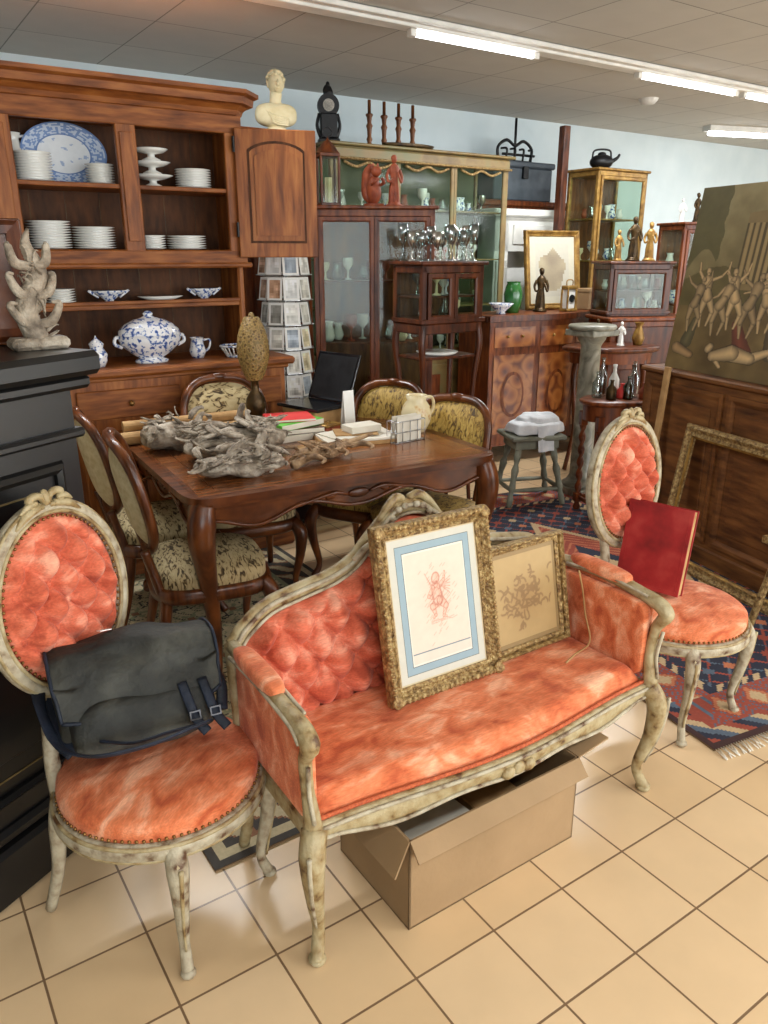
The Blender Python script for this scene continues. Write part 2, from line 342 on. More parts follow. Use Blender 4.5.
# ---------------------------------------------------------------- medallion chairs
def tuft(k1,k2):
    return (abs(sin(pi*k1))**.55)*(abs(sin(pi*k2))**.55)
def medallion_chair(loc,rz):
    b=B('medallion_chair',loc,rz)
    def rr(a): return .238*(1+.05*max(0,-sin(a))**2-.03*max(0,sin(a)))
    def seat(u,v):
        a=2*pi*u; r=rr(a)
        if v<.25:
            k=v/.25; z=.378+.045*k; q=r*(.985+.012*sin(pi*k))
        else:
            k=(1-v)/.75; z=.423+.034*(1-k**2.6); q=r*k*.985+.0001
        p=Vector((q*cos(a),q*sin(a),z))
        if v>.3: p.z+=.007*noise.noise(Vector((p.x*9,p.y*9,3)))
        return p
    b.surf(seat,56,18,VELV,cu=True)
    b.surf(lambda u,v:(rr(2*pi*u)*.97*v*cos(2*pi*u),rr(2*pi*u)*.97*v*sin(2*pi*u),.352),32,2,CARDIN,cu=True)
    n=14; b.sweep([(rr(2*pi*i/n)*1.0*cos(2*pi*i/n),rr(2*pi*i/n)*sin(2*pi*i/n),.358) for i in range(n)],1,PAINT,10,True,5,fx=.024,fy=.018,up=(0,0,1))
    b.sweep([(rr(2*pi*i/n)*1.045*cos(2*pi*i/n),rr(2*pi*i/n)*1.045*sin(2*pi*i/n),.374) for i in range(n)],.0055,PAINTG,6,True,5)
    b.sweep([(rr(2*pi*i/n)*1.045*cos(2*pi*i/n),rr(2*pi*i/n)*1.045*sin(2*pi*i/n),.342) for i in range(n)],.005,PAINTG,6,True,5)
    for i in range(96):
        a=2*pi*i/96; r=rr(a)*1.0; b.sell((r*cos(a),r*sin(a),.388),(.0045,.0045,.0045),NAIL,nu=6,nv=4)
    for sx in(-1,1):
        b.sweep([(sx*.155,-.175,.368),(sx*.178,-.20,.31),(sx*.174,-.195,.20),(sx*.158,-.178,.08),(sx*.17,-.192,.012)],[.026,.025,.0175,.0125,.015],PAINT,10)
        b.sweep([(sx*.19,-.22,.33),(sx*.19,-.215,.25),(sx*.178,-.2,.15),(sx*.168,-.19,.07)],[.006,.005,.004,.003],PAINTG,6)
        b.sell((sx*.18,-.205,.325),(.016,.014,.022),PAINTG,nu=10,nv=6)
        b.sell((sx*.172,-.194,.012),(.019,.019,.012),PAINT,nu=10,nv=6)
        b.sweep([(sx*.145,.175,.365),(sx*.155,.19,.28),(sx*.16,.205,.15),(sx*.17,.245,.012)],[.024,.021,.016,.014],PAINT,8)
        b.sweep([(sx*.14,.185,.35),(sx*.125,.212,.45),(sx*.105,.228,.54),(sx*.11,.24,.62)],[.022,.018,.017,.016],PAINT,8)
    T=TR(0,.25,.81,rx=rad(-5)); A,Bz=.192,.228
    def backf(u,v):
        a=2*pi*u; q=v; x=A*.9*q*cos(a)+1e-5; z=Bz*.92*q*sin(a)
        tf=tuft(x/.09+z/.11,x/.09-z/.11); fade=min(1,(1-q)/.16)
        return (x,-.006-.062*(1-q**6)*(.22+.78*(tf*fade+(1-fade)*.55)),z)
    b.surf(backf,130,60,VELP,cu=True,T=T)
    b.surf(lambda u,v:(A*.93*v*cos(2*pi*u),.012+.01*(1-v*v),Bz*.95*v*sin(2*pi*u)),32,4,VELP,cu=True,T=T)
    for i in range(-4,5):
        for j in range(-4,5):
            if (i+j)%2: continue
            x=i*.045; z=j*.055; q2=(x/(A*.9))**2+(z/(Bz*.92))**2
            if q2<.74: b.sell((x,-.026+.012*q2,z),(.008,.005,.008),VELP,T=T,nu=8,nv=5)
    n=20
    b.sweep([(A*cos(2*pi*i/n),0,Bz*sin(2*pi*i/n)) for i in range(n)],1,PAINT,10,True,4,fx=.022,fy=.019,up=(0,1,0),T=T)
    b.sweep([(A*1.06*cos(2*pi*i/n),-.012,Bz*1.05*sin(2*pi*i/n)) for i in range(n)],.006,PAINTG,6,True,4,T=T)
    b.sweep([(A*.94*cos(2*pi*i/n),-.018,Bz*.95*sin(2*pi*i/n)) for i in range(n)],.0055,PAINTG,6,True,4,T=T)
    for i in range(76):
        a=2*pi*i/76; b.sell((A*.885*cos(a),-.017,Bz*.9*sin(a)),(.004,.004,.004),NAIL,T=T,nu=6,nv=4)
    for sx in(-1,1):
        b.sweep([(0,-.018,Bz+.012),(sx*.02,-.022,Bz+.034),(sx*.045,-.02,Bz+.03),(sx*.038,-.02,Bz+.008),(sx*.01,-.02,Bz+.006)],[.007,.009,.01,.008,.006],PAINTG,8,T=T)
        b.sweep([(sx*.02,-.02,Bz+.008),(sx*.06,-.02,Bz-.002),(sx*.095,-.018,Bz-.028)],[.009,.011,.004],PAINTG,8,T=T)
        b.sweep([(sx*.03,-.024,Bz+.02),(sx*.055,-.024,Bz+.018),(sx*.075,-.02,Bz+.004)],[.007,.008,.003],PAINTG,7,T=T)
    b.sell((0,-.02,Bz+.026),(.014,.012,.02),PAINTG,T=T,nu=10,nv=6,nz=.004,ns=60)
    return b.done()
medallion_chair((-.559,1.60,0),rad(65))
medallion_chair((1.035,2.51,0),rad(38))
# ---------------------------------------------------------------- settee
SA=rad(32.7); SLOC=(.213,1.891,0)
def settee():
    b=B('settee',SLOC,SA)
    H=.56
    def fy(x): return -.205-.022*cos(pi*x/.56)
    def top(x):
        x=abs(x); P=[(0,.91),(.06,.90),(.12,.845),(.19,.79),(.26,.76),(.36,.742),(.46,.722),(.53,.68),(.57,.64)]
        for (a,za),(c,zc) in zip(P,P[1:]):
            if x<=c:
                t=(x-a)/(c-a); return za+(zc-za)*(t*t*(3-2*t)*.5+t*.5)
        return .64
    by=lambda z:.2+(z-.42)*.16
    def seat(u,v):
        x=-H+2*H*u; y=fy(x)+(.2-fy(x))*v
        ex=min(1,min(u,1-u)/.05); ey=min(1,min(v+.0,1-v)/.12)
        k=(1-(1-ex)**2.2)*(1-(1-ey)**2.2)
        z=.375+.052*k+.012*k*sin(pi*u)*sin(pi*v)+.010*noise.noise(Vector((x*5,y*7,1)))*k
        return (x,y,z)
    b.surf(seat,90,36,VELV)
    b.surf(lambda u,v:(-H+2*H*u,fy(-H+2*H*u)+(.2-fy(-H+2*H*u))*v,.335),20,4,CARDIN)
    def lo_(x): return .330-.018*abs(cos(pi*x/.56*1.5))**2*(1 if abs(x)<.5 else .4)+.008*cos(pi*x/.28)
    def rail(u,v):
        x=-H+2*H*u; lo=lo_(x)
        a=2*pi*v; zc=(lo+.378)/2; hz=(.378-lo)/2
        return (x,fy(x)-.006+.018*cos(a),zc+hz*max(-1,min(1,1.25*sin(a))))
    b.surf(rail,60,14,PAINTG,cv=True)
    b.sweep([(-H+2*H*i/12,fy(-H+2*H*i/12)-.024,.369) for i in range(13)],.0055,PAINT,6)
    b.sweep([(-H+2*H*i/24,fy(-H+2*H*i/24)-.022,lo_(-H+2*H*i/24)+.004) for i in range(25)],.0055,PAINT,6,sub=2)
    b.sweep([(-H+2*H*i/12,fy(-H+2*H*i/12)-.004,.384) for i in range(13)],.006,BRAID,6)
    for sx in(-1,1):
        b.bx(sx*H-.018,sx*H+.018,-.2,.2,.32,.378,PAINTG,.01)
    b.bx(-H,H,.185,.215,.32,.39,PAINTG,.008)
    for sx in(-1,0,1): b.sell((sx*.035,fy(0)-.024,.342-abs(sx)*.004),(.022,.012,.018),PAINTG,nu=12,nv=8)
    def bk(u,v):
        x=-.535+1.07*u; t=top(x)-.03; z=.40+(t-.40)*v
        tf=tuft(x/.11+(z-.40)/.13,x/.11-(z-.40)/.13)
        e=min(1,min(u,1-u)/.04)*min(1,min(v,1-v)/.08)
        return (x,by(z)-.004-.060*e*(.22+.78*tf),z)
    b.surf(bk,240,80,VELP)
    b.surf(lambda u,v:(-.54+1.08*u,by(.40+(top(-.54+1.08*u)-.425)*v)+.016,.40+(top(-.54+1.08*u)-.425)*v),30,6,VELP)
    for i in range(-9,10):
        for j in range(0,7):
            if (i+j)%2: continue
            x=i*.055; z=.40+j*.065
            if .43<z<top(x)-.055 and abs(x)<.5: b.sell((x,by(z)-.018,z),(.008,.006,.008),VELP,nu=8,nv=5)
    xs=[-.57,-.555,-.53,-.46,-.36,-.26,-.19,-.14,-.09,-.045,0]; xs=xs+[-x for x in xs[-2::-1]]
    tp=[(x,by(top(x)),top(x)) for x in xs]
    b.sweep(tp,1,PAINTG,10,sub=5,fx=.02,fy=.022,up=(0,1,0))
    b.sweep([(x,y-.021,z+.006) for x,y,z in tp],.0065,PAINT,6,sub=5)
    b.sweep([(x*.985,y-.019,z-.018) for x,y,z in tp],.005,PAINT,6,sub=5)
    for sx in(-1,1):
        b.sweep([(sx*.57,.2,.35),(sx*.572,.215,.5),(sx*.57,by(.64),.645)],[.022,.02,.022],PAINTG,8)
        b.sweep([(sx*.01,by(.93),.93),(sx*.04,by(.94)-.01,.94),(sx*.075,by(.9)-.01,.915),(sx*.12,by(.87)-.01,.865)],[.012,.014,.012,.005],PAINTG,8)
        b.sweep([(sx*.2,by(.79)-.02,.795),(sx*.16,by(.79)-.03,.83),(sx*.13,by(.79)-.02,.815),(sx*.15,by(.79)-.02,.795)],[.008,.011,.009,.006],PAINT,8)
        for q in range(4): b.sell((sx*(.02+.022*q),by(.9)-.026,.918-.012*q*q*.6),(.012,.008,.010),PAINT,nu=8,nv=6)
        b.sweep([(sx*.57,by(.64),.64),(sx*.58,.12,.652),(sx*.585,0,.652),(sx*.582,-.12,.642),(sx*.58,-.19,.632),(sx*.58,-.218,.61),(sx*.58,-.205,.585),(sx*.578,-.188,.55),(sx*.572,-.182,.47),(sx*.57,-.195,.40),(sx*.57,-.2,.34)],[.019,.019,.019,.02,.022,.023,.019,.016,.015,.02,.027],PAINTG,10)
        b.sweep([(sx*.6,.18,.64),(sx*.604,0,.652),(sx*.602,-.16,.638),(sx*.60,-.205,.61)],.005,PAINT,6)
        b.sweep([(sx*.562,-.16,.65),(sx*.562,0,.66),(sx*.558,.16,.648)],.005,PAINT,6)
        b.sweep([(sx*.583,-.212,.55),(sx*.578,-.203,.47),(sx*.575,-.217,.40)],.0055,PAINT,6)
        b.sell((sx*.582,.04,.666),(.027,.12,.02),VELV,.6,.6,nu=24,nv=12)
        b.sell((sx*.558,.01,.51),(.018,.185,.12),VELV,.25,.25,nu=28,nv=16,nz=.006,ns=10)
        b.bx(sx*.578-.004,sx*.578+.008,-.17,.19,.39,.635,VELV,.004)
        b.sweep([(sx*.565,-.195,.37),(sx*.586,-.22,.31),(sx*.58,-.215,.20),(sx*.562,-.192,.09),(sx*.572,-.205,.035),(sx*.585,-.222,.012)],[.031,.031,.022,.015,.0165,.0145],PAINTG,12)
        b.sweep([(sx*.605,-.245,.34),(sx*.603,-.242,.27),(sx*.592,-.228,.18),(sx*.575,-.208,.1)],[.006,.006,.005,.003],PAINT,6)
        b.sell((sx*.59,-.23,.32),(.018,.016,.026),PAINT,nu=10,nv=8)
        b.sell((sx*.578,-.212,.012),(.022,.024,.012),PAINTG,nu=12,nv=6)
        b.sweep([(sx*.565,.195,.37),(sx*.572,.2,.25),(sx*.57,.205,.12),(sx*.575,.235,.012)],[.026,.022,.017,.016],PAINTG,8)
    return b.done()
settee()
def sw(x,y,z=0):
    return (SLOC[0]+x*cos(SA)-y*sin(SA),SLOC[1]+x*sin(SA)+y*cos(SA),z)
# framed pictures
def sd(px,py,s):
    ax,ay,bx_,by_=s[:4]; dx,dy=bx_-ax,by_-ay; t=max(0,min(1,((px-ax)*dx+(py-ay)*dy)/(dx*dx+dy*dy+1e-9)))
    return math.hypot(px-ax-t*dx,py-ay-t*dy)
def seg2(px,py,f):
    ax,ay,bx_,by_,r0,r1=f[:6]; dx,dy=bx_-ax,by_-ay; t=max(0,min(1,((px-ax)*dx+(py-ay)*dy)/(dx*dx+dy*dy+1e-9)))
    return math.hypot(px-ax-t*dx,py-ay-t*dy)/(r0*(1-t)+r1*t), (px-ax-t*dx)
def mixc(a,c,t): return tuple(a[i]*(1-t)+c[i]*t for i in range(3))
PUT=[(.495,.625,.50,.635,.040,.038),(.49,.57,.50,.59,.018,.018),(.49,.555,.505,.47,.045,.052),(.51,.45,.44,.415,.036,.028),(.44,.415,.465,.345,.026,.014),(.465,.345,.44,.33,.012,.009),
 (.53,.45,.585,.40,.036,.026),(.585,.40,.55,.325,.024,.013),(.55,.325,.58,.312,.011,.009),(.46,.555,.41,.50,.022,.017),(.41,.50,.455,.475,.015,.010),(.53,.56,.585,.60,.022,.016),(.585,.60,.60,.665,.014,.009)]
WING=[(.45,.565,.385+.012*i,.68-.022*i) for i in range(7)]+[(.545,.565,.66-.004*i,.62-.026*i) for i in range(6)]
r_=random.Random(5); HAT=[]
for _ in range(90):
    x=r_.gauss(.5,.085); y=r_.gauss(.46,.11); HAT.append((x,y,x+.028,y+.02))
for _ in range(20):
    x=r_.gauss(.5,.07); HAT.append((x,.30+r_.uniform(-.02,.01),x+.05,.305+r_.uniform(-.02,.01)))
def pic1(u,v):
    x=(u-.5)*.30; y=(v-.5)*.41; d=min(.15-abs(x),.205-abs(y))
    if d<.009: return (190,172,136)
    if d<.028: return (188,184,170)
    if d<.0292: return (96,98,92)
    if d<.048: return (134,154,162)
    if d<.0493: return (70,80,84)
    if d<.054: return (208,202,188)
    if y<-.124: return (198,190,174)
    if y<-.122: return (110,124,130)
    vv=(v-.5)*1.15+.43; uu=(u-.5)*1.0+.5
    base=(210,190,172); q=noise.noise(Vector((uu*60,vv*60,0)))
    t=.22*math.exp(-(((uu-.5)/.13)**2+((vv-.48)/.18)**2)); e=0
    for f in PUT:
        dd,s_=seg2(uu,vv,f)
        if dd<1.25:
            t=max(t,.32+.25*(s_>0)*min(1,dd)+.15*q) if dd<1 else t
            e=max(e,math.exp(-((dd-1)/.16)**2))
    for s in WING: e=max(e,.7*math.exp(-(sd(uu,vv,s)/.005)**2))
    h=0
    for s in HAT:
        if abs(s[0]-uu)<.05 and abs(s[1]-vv)<.04: h=max(h,math.exp(-(sd(uu,vv,s)/.0035)**2))
    return mixc(mixc(base,(196,128,102),max(0,min(.8,t))),(156,84,64),min(.75,.5*e+.3*h+(.15*q if e>.3 else 0)))
def chalk(x,y,S,w):
    k=0
    for s in S:
        if abs(s[0]-x)>.12 or abs(s[1]-y)>.12: continue
        d=sd(x,y,s); k+=math.exp(-(d/w)**2)
    return min(1,k)
def sketch(seed,n,cx,cy,sx,sy):
    r=random.Random(seed); S=[]
    for _ in range(n):
        x=r.gauss(cx,sx); y=r.gauss(cy,sy); a=r.uniform(0,6.28); cur=r.uniform(-.7,.7)
        for k in range(5):
            x2=x+.018*cos(a); y2=y+.018*sin(a); S.append((x,y,x2,y2)); x,y=x2,y2; a+=cur
    return S
def framed(name,loc,rz,lean,w,h,fw,colfn,nu,nv,mat,ornate):
    b=B(name,loc,rz); T=TR(0,0,0,rx=-lean)@TR(0,0,h/2+fw)
    b.cgrid(w,h,nu,nv,colfn,VCC,T=T@TR(0,-.006,0))
    b.bx(-w/2-.01,w/2+.01,-.004,.006,-h/2-.01,h/2+.01,CARD,0,T=T)
    b.pframe(w,h,[(-.004,.004),(-.004,.010),(.004,.016),(.010,.012),(fw*.45,.020),(fw*.7,.030),(fw*.9,.026),(fw,.014),(fw,-.006),(0,-.006)],mat,T=T)
    if ornate:
        def bead(n,x0,z0,x1,z1,r,dy):
            for i in range(n):
                t=(i+.5)/n; b.sell((x0+(x1-x0)*t,dy,z0+(z1-z0)*t),r,mat,T=T,nu=7,nv=5)
        o=fw*.74
        for k in(-1,1):
            bead(int(w/.013),-w/2-o,k*(h/2+o),w/2+o,k*(h/2+o),(.0062,.005,.008),-.027)
            bead(int(h/.013),k*(w/2+o),-h/2-o,k*(w/2+o),h/2+o,(.008,.005,.0062),-.027)
            bead(int(w/.009),-w/2-.004,k*(h/2+.005),w/2,k*(h/2+.005),(.0032,.004,.0032),-.014)
            bead(int(h/.009),k*(w/2+.005),-h/2,k*(w/2+.005),h/2,(.0032,.004,.0032),-.014)
        for a in(-1,1):
            for c in(-1,1): b.sell((a*(w/2+fw*.6),-.028,c*(h/2+fw*.6)),(.018,.008,.018),mat,T=T,nu=10,nv=6,nz=.006,ns=60)
    return b,T
b,_=framed('framed_drawing',sw(-.015,.045,.432),SA,rad(12),.31,.42,.038,pic1,180,240,GILT,True); b.done()
S2=sketch(11,90,.5,.48,.15,.13)
def pic2(u,v):
    d=min(u,1-u,v,1-v)
    if d<.06: return (140,114,72)
    k=chalk(u,v,S2,.009); s=math.exp(-(((u-.5)/.25)**2+((v-.47)/.22)**2))
    return mixc(mixc((170,142,94),(140,108,64),s*.6),(104,74,44),k*.5)
b,T=framed('framed_print',sw(.335,.085,.43),SA+.03,rad(11),.285,.305,.024,pic2,90,100,GILT,False)
b.sweep([(.165,-.035,.24),(.185,-.04,.17),(.195,-.05,.09),(.18,-.09,.013),(.08,-.12,.013),(.02,-.14,.013)],.003,PAPERB,6)
b.done()
# ---------------------------------------------------------------- cardboard box
b=B('cardboard_box',(.21,1.79,0),rad(34)); w,d,h=.29,.165,.272
b.bx(-w,w,-d,-d+.005,0,h,CARD,0); b.bx(-w,w,d-.005,d,0,h,CARD,0); b.bx(-w,-w+.005,-d,d,0,h,CARD,0); b.bx(w-.005,w,-d,d,0,h,CARD,0); b.bx(-w,w,-d,d,0.001,.006,CARDIN,0)
b.bx(-w,w,-.055,0,-.0025,.0025,CARD,0,T=TR(0,-d,h,rx=rad(48)))
b.bx(-w,w,0,.1,-.0025,.0025,CARDIN,0,T=TR(0,d,h,rx=rad(-70)))
b.bx(0,.12,-d,d,-.0025,.0025,CARD,0,T=TR(w,0,h,ry=rad(-8)))
b.bx(-.10,0,-d,d,-.0025,.0025,CARD,0,T=TR(-w,0,h,ry=rad(-65)))
b.bx(-.2,.05,-.1,.1,.007,.09,PAPER,.004,T=TR(rz=.1)); b.bx(.08,.25,-.12,.1,.007,.07,PAPERB,.004)
b.done()
# ---------------------------------------------------------------- leather bag
b=B('leather_satchel',(-.592,1.625,.462),rad(27)); T=TR(0,0,.0,rx=rad(-26))@Matrix.Scale(1.06,4)
BT=T@TR(0,0,.125)
b.sell((0,0,0),(.172,.095,.12),LEA,.4,.35,T=BT,nu=48,nv=24,nz=.025,ns=9)
def flap(u,v):
    x=-.18+.36*u; prof=[(.09,.03),(.094,.085),(.075,.124),(.02,.140),(-.045,.136),(-.095,.112),(-.118,.06),(-.126,.0),(-.128,-.05)]
    t=v*(len(prof)-1); i=min(len(prof)-2,int(t)); f=t-i
    y=prof[i][0]*(1-f)+prof[i+1][0]*f; z=prof[i][1]*(1-f)+prof[i+1][1]*f
    z+=-.016*abs(u-.5)**2*4+(.035*(abs(u-.5)*2)**4*(1 if v>.8 else 0))+.012*noise.noise(Vector((x*12,v*3,0)))
    if v>.7: x*=1-.2*(v-.7)
    return (x,y+.010*noise.noise(Vector((x*16,z*16,2))),z)
b.surf(flap,52,44,LEA,T=BT)
b.sweep([flap(0,v/8) for v in range(9)],.004,LEAS,6,T=BT); b.sweep([flap(1,v/8) for v in range(9)],.004,LEAS,6,T=BT); b.sweep([flap(v/8,1) for v in range(9)],.0045,LEAS,6,T=BT)
b.sell((0,-.095,-.065),(.155,.048,.058),LEA,.5,.4,T=BT,nu=28,nv=14,nz=.014,ns=14)
for sx in(.085,.13):
    b.sweep([(sx,-.13,-.005),(sx+.006,-.148,-.05),(sx+.014,-.16,-.09),(sx+.03,-.172,-.12)],1,LEAS,8,fx=.0035,fy=.011,up=(0,1,0),T=BT)
    b.pframe(.018,.014,[(0,0),(0,.005),(.003,.005),(.003,0)],DSTEEL,T=BT@TR(sx+.012,-.160,-.08))
b.sweep([(-.15,.05,.09),(-.19,.03,.075),(-.205,-.02,.03),(-.198,-.07,-.03),(-.178,-.13,-.08),(-.12,-.20,-.105),(-.02,-.225,-.108),(.06,-.215,-.10),(.12,-.19,-.095)],1,LEAS,8,fx=.004,fy=.015,up=(.2,.3,1),T=BT)
b.sweep([(-.14,.06,.07),(-.17,.04,.06),(-.19,.0,.0),(-.183,-.04,-.06),(-.155,-.10,-.10)],1,LEAS,8,fx=.004,fy=.018,up=(0,1,0),T=BT)
b.sweep([(-.10,-.15,-.085),(-.04,-.19,-.10),(.03,-.185,-.098),(.09,-.17,-.10)],1,LEAS,8,fx=.004,fy=.010,up=(.1,.3,1),T=BT)
b.sweep([(.16,.02,.08),(.185,.0,.03),(.19,-.04,-.03),(.165,-.12,-.085)],1,LEAS,8,fx=.004,fy=.013,up=(.3,.3,1),T=BT)
b.bx(-.014,.014,-.009,.009,-.0008,.0008,WHITE,0,T=BT@TR(-.05,-.05,.144,rx=.15,rz=.4))
b.done()
b=B('red_folio_book',(.945,2.528,.467),rad(-42)); T=TR(0,0,0,rx=rad(-12))
b.bx(-.115,.115,-.022,-.018,0,.305,RED,.001,T=T); b.bx(-.115,.115,.018,.022,0,.305,RED,.001,T=T)
b.bx(-.118,-.113,-.022,.022,0,.305,RED,.002,T=T); b.bx(-.112,.11,-.018,.018,.004,.30,PAPERB,0,T=T)
b.pframe(.2,.275,[(0,0),(0,.0008),(.002,.0008),(.002,0)],RED,T=T@TR(0,-.022,.152))
b.done()
# ---------------------------------------------------------------- dining table
TLOC=(-.36,3.42,0); TA=rad(30); TZ=.77
def tw(x,y,z=TZ): return (TLOC[0]+x*cos(TA)-y*sin(TA),TLOC[1]+x*sin(TA)+y*cos(TA),z)
def table():
    b=B('dining_table',TLOC,TA); L,W=.70,.56
    def edge(z0,z1,o,m):
        def f(u,v):
            a=2*pi*u; e=.16
            x=math.copysign(abs(cos(a))**e,cos(a))*(L+o); y=math.copysign(abs(sin(a))**e,sin(a))*(W+o)
            return (x,y,z0+(z1-z0)*v)
        b.surf(f,120,1,m,cu=True,smooth=False)
        b.surf(lambda u,v:tuple([f(u,1)[0]*v,f(u,1)[1]*v,z1]),120,1,m,cu=True,smooth=False)
        b.surf(lambda u,v:tuple([f(u,0)[0]*v,f(u,0)[1]*v,z0]),120,1,m,cu=True,smooth=False)
    edge(.742,.768,.0,TW); edge(.728,.742,-.012,TW)
    b.bx(-L+.04,L-.04,-W+.04,W-.04,.7675,.7694,TW,0)
    for j in range(5):
        y0=-W+.12+j*(2*W-.24)/5; b.bx(-L+.13,L-.13,y0+.0006,y0+(2*W-.24)/5-.0006,.769,.7702,TWT,0)
    for s in(-1,1):
        b.bx(-L+.05,L-.05,s*(W-.085)-.033,s*(W-.085)+.033,.769,.7702,TWT,0); b.bx(s*(L-.09)-.036,s*(L-.09)+.036,-W+.12,W-.12,.769,.7702,TWT,0)
    def apr(half,off,axis,sg):
        pts=[]; m=28
        for i in range(m+1):
            x=-half+2*half*i/m; k=x/half
            pts.append((x,.655-.035*cos(pi*k*3)*(.5+.5*abs(k))+.03*(abs(k)**6)*-1))
        pts=[(half,.73),(-half,.73)]+pts
        T=TR(rz=0 if axis=='x' else pi/2)@TR(0,sg*off,0)
        b.prism(pts,-.014,.014,TW,T=T)
        b.sweep([(p[0],-.018*1,p[1]+.006) for p in pts[2:]],.008,TW,6,sub=2,T=T)
        b.sweep([(p[0],.018*1,p[1]+.006) for p in pts[2:]],.008,TW,6,sub=2,T=T)
        for s2 in(-1,1):
            b.sell((0,s2*.016,.69),(.05,.012,.02),TW,T=T,nu=14,nv=8)
            for k in(-.12,.12): b.sell((0,0,0),(.03,.01,.014),TW,T=T@TR(k,s2*.016,.695,ry=k*3),nu=12,nv=6)
            for k in(-1,1): b.sweep([(k*.05,s2*.018,.69),(k*.11,s2*.022,.705),(k*.2,s2*.02,.69),(k*.27,s2*.018,.675),(k*.25,s2*.018,.69)],[.006,.008,.007,.006,.003],TW,6,T=T)
    apr(L-.06,W-.06,'x',-1); apr(L-.06,W-.06,'x',1); apr(W-.06,L-.06,'y',-1); apr(W-.06,L-.06,'y',1)
    for sx in(-1,1):
        for sy in(-1,1):
            x,y=sx*(L-.06),sy*(W-.06); d=Vector((sx,sy)).normalized()
            P=lambda o,z:(x+d.x*o,y+d.y*o,z)
            b.sweep([P(-.01,.735),P(.012,.66),P(.018,.58),P(-.005,.42),P(-.03,.22),P(-.022,.09),P(.005,.04),P(.012,.02)],[.05,.055,.05,.036,.026,.024,.034,.03],TW,12)
            b.sell(P(.05,.63),(.018,.018,.035),TW,nu=10,nv=8); b.sell(P(.0,.02),(.04,.04,.02),TW,nu=12,nv=6)
    b.done()
table()
# ---------------------------------------------------------------- dining chairs
def dining_chair(loc,rz,bm_,sm,top=.95,rear=None):
    b=B('dining_chair',loc,rz)
    def out(a,A,Bq,e=.55): return (math.copysign(abs(cos(a))**e,cos(a))*A,math.copysign(abs(sin(a))**e,sin(a))*Bq)
    def seat(u,v):
        x,y=out(2*pi*u,.235,.22)
        if v<.25: return (x,y,.40+.045*v/.25)
        k=(1-v)/.75; return (x*k+1e-5,y*k,.445+.045*(1-k**3))
    b.surf(seat,44,12,sm,cu=True)
    n=24; b.sweep([(*out(2*pi*i/n,.238,.223),.375) for i in range(n)],1,TW,8,True,3,fx=.032,fy=.018,up=(0,0,1))
    b.surf(lambda u,v:(out(2*pi*u,.23,.21)[0]*v,out(2*pi*u,.23,.21)[1]*v,.37),24,1,CARDIN,cu=True)
    for sx in(-1,1):
        b.sweep([(sx*.19,-.185,.39),(sx*.22,-.215,.33),(sx*.215,-.21,.22),(sx*.195,-.185,.08),(sx*.215,-.21,.012)],[.032,.034,.024,.015,.019],TW,8)
        b.sweep([(sx*.18,.18,.39),(sx*.185,.2,.25),(sx*.19,.225,.12),(sx*.2,.26,.012)],[.026,.023,.018,.016],TW,8)
        b.sweep([(sx*.17,.195,.37),(sx*.165,.225,.48),(sx*.17,.245,.56)],[.022,.018,.018],TW,8)
    hb=(top-.52)/2; T=TR(0,.275,.52+hb,rx=rad(-12)); A=.205
    def Y(x): return -.9*x*x*1.2
    def bk(u,v,dy,s=.9):
        a=2*pi*u; x,z=out(a,A*s,hb*s,.7); x*=v;z*=v
        return (x+1e-5,dy*(1-v**4)+Y(x)-.0,z)
    b.surf(lambda u,v:bk(u,v,-.035),44,10,bm_,cu=True,T=T)
    b.surf(lambda u,v:bk(u,v,.03),44,10,rear or bm_,cu=True,T=T)
    P=[]
    for i in range(24):
        x,z=out(2*pi*i/24,A,hb,.7); P.append((x,Y(x),z))
    b.sweep(P,1,TW,8,True,4,fx=.02,fy=.02,up=(0,1,0),T=T)
    b.sell((0,-.012,hb+.006),(.04,.014,.018),TW,T=T,nu=12,nv=8)
    return b.done()
def face(dx,dy): return math.atan2(dx,-dy)
dining_chair((-.72,2.90,0),face(.9,.36),CREAM,LEO,.97,CREAM)
dining_chair((-1.03,3.38,0),face(.88,.47),CREAM,LEO,.97,CREAM)
dining_chair((-.69,3.58,0),face(.42,-.9),LEO,LEO,1.02)
dining_chair((-.08,3.80,0),face(-.42,-.9),LEOG,LEOG,.96)
dining_chair((.20,3.53,0),face(-.52,-.85),LEOG,LEOG,.93)
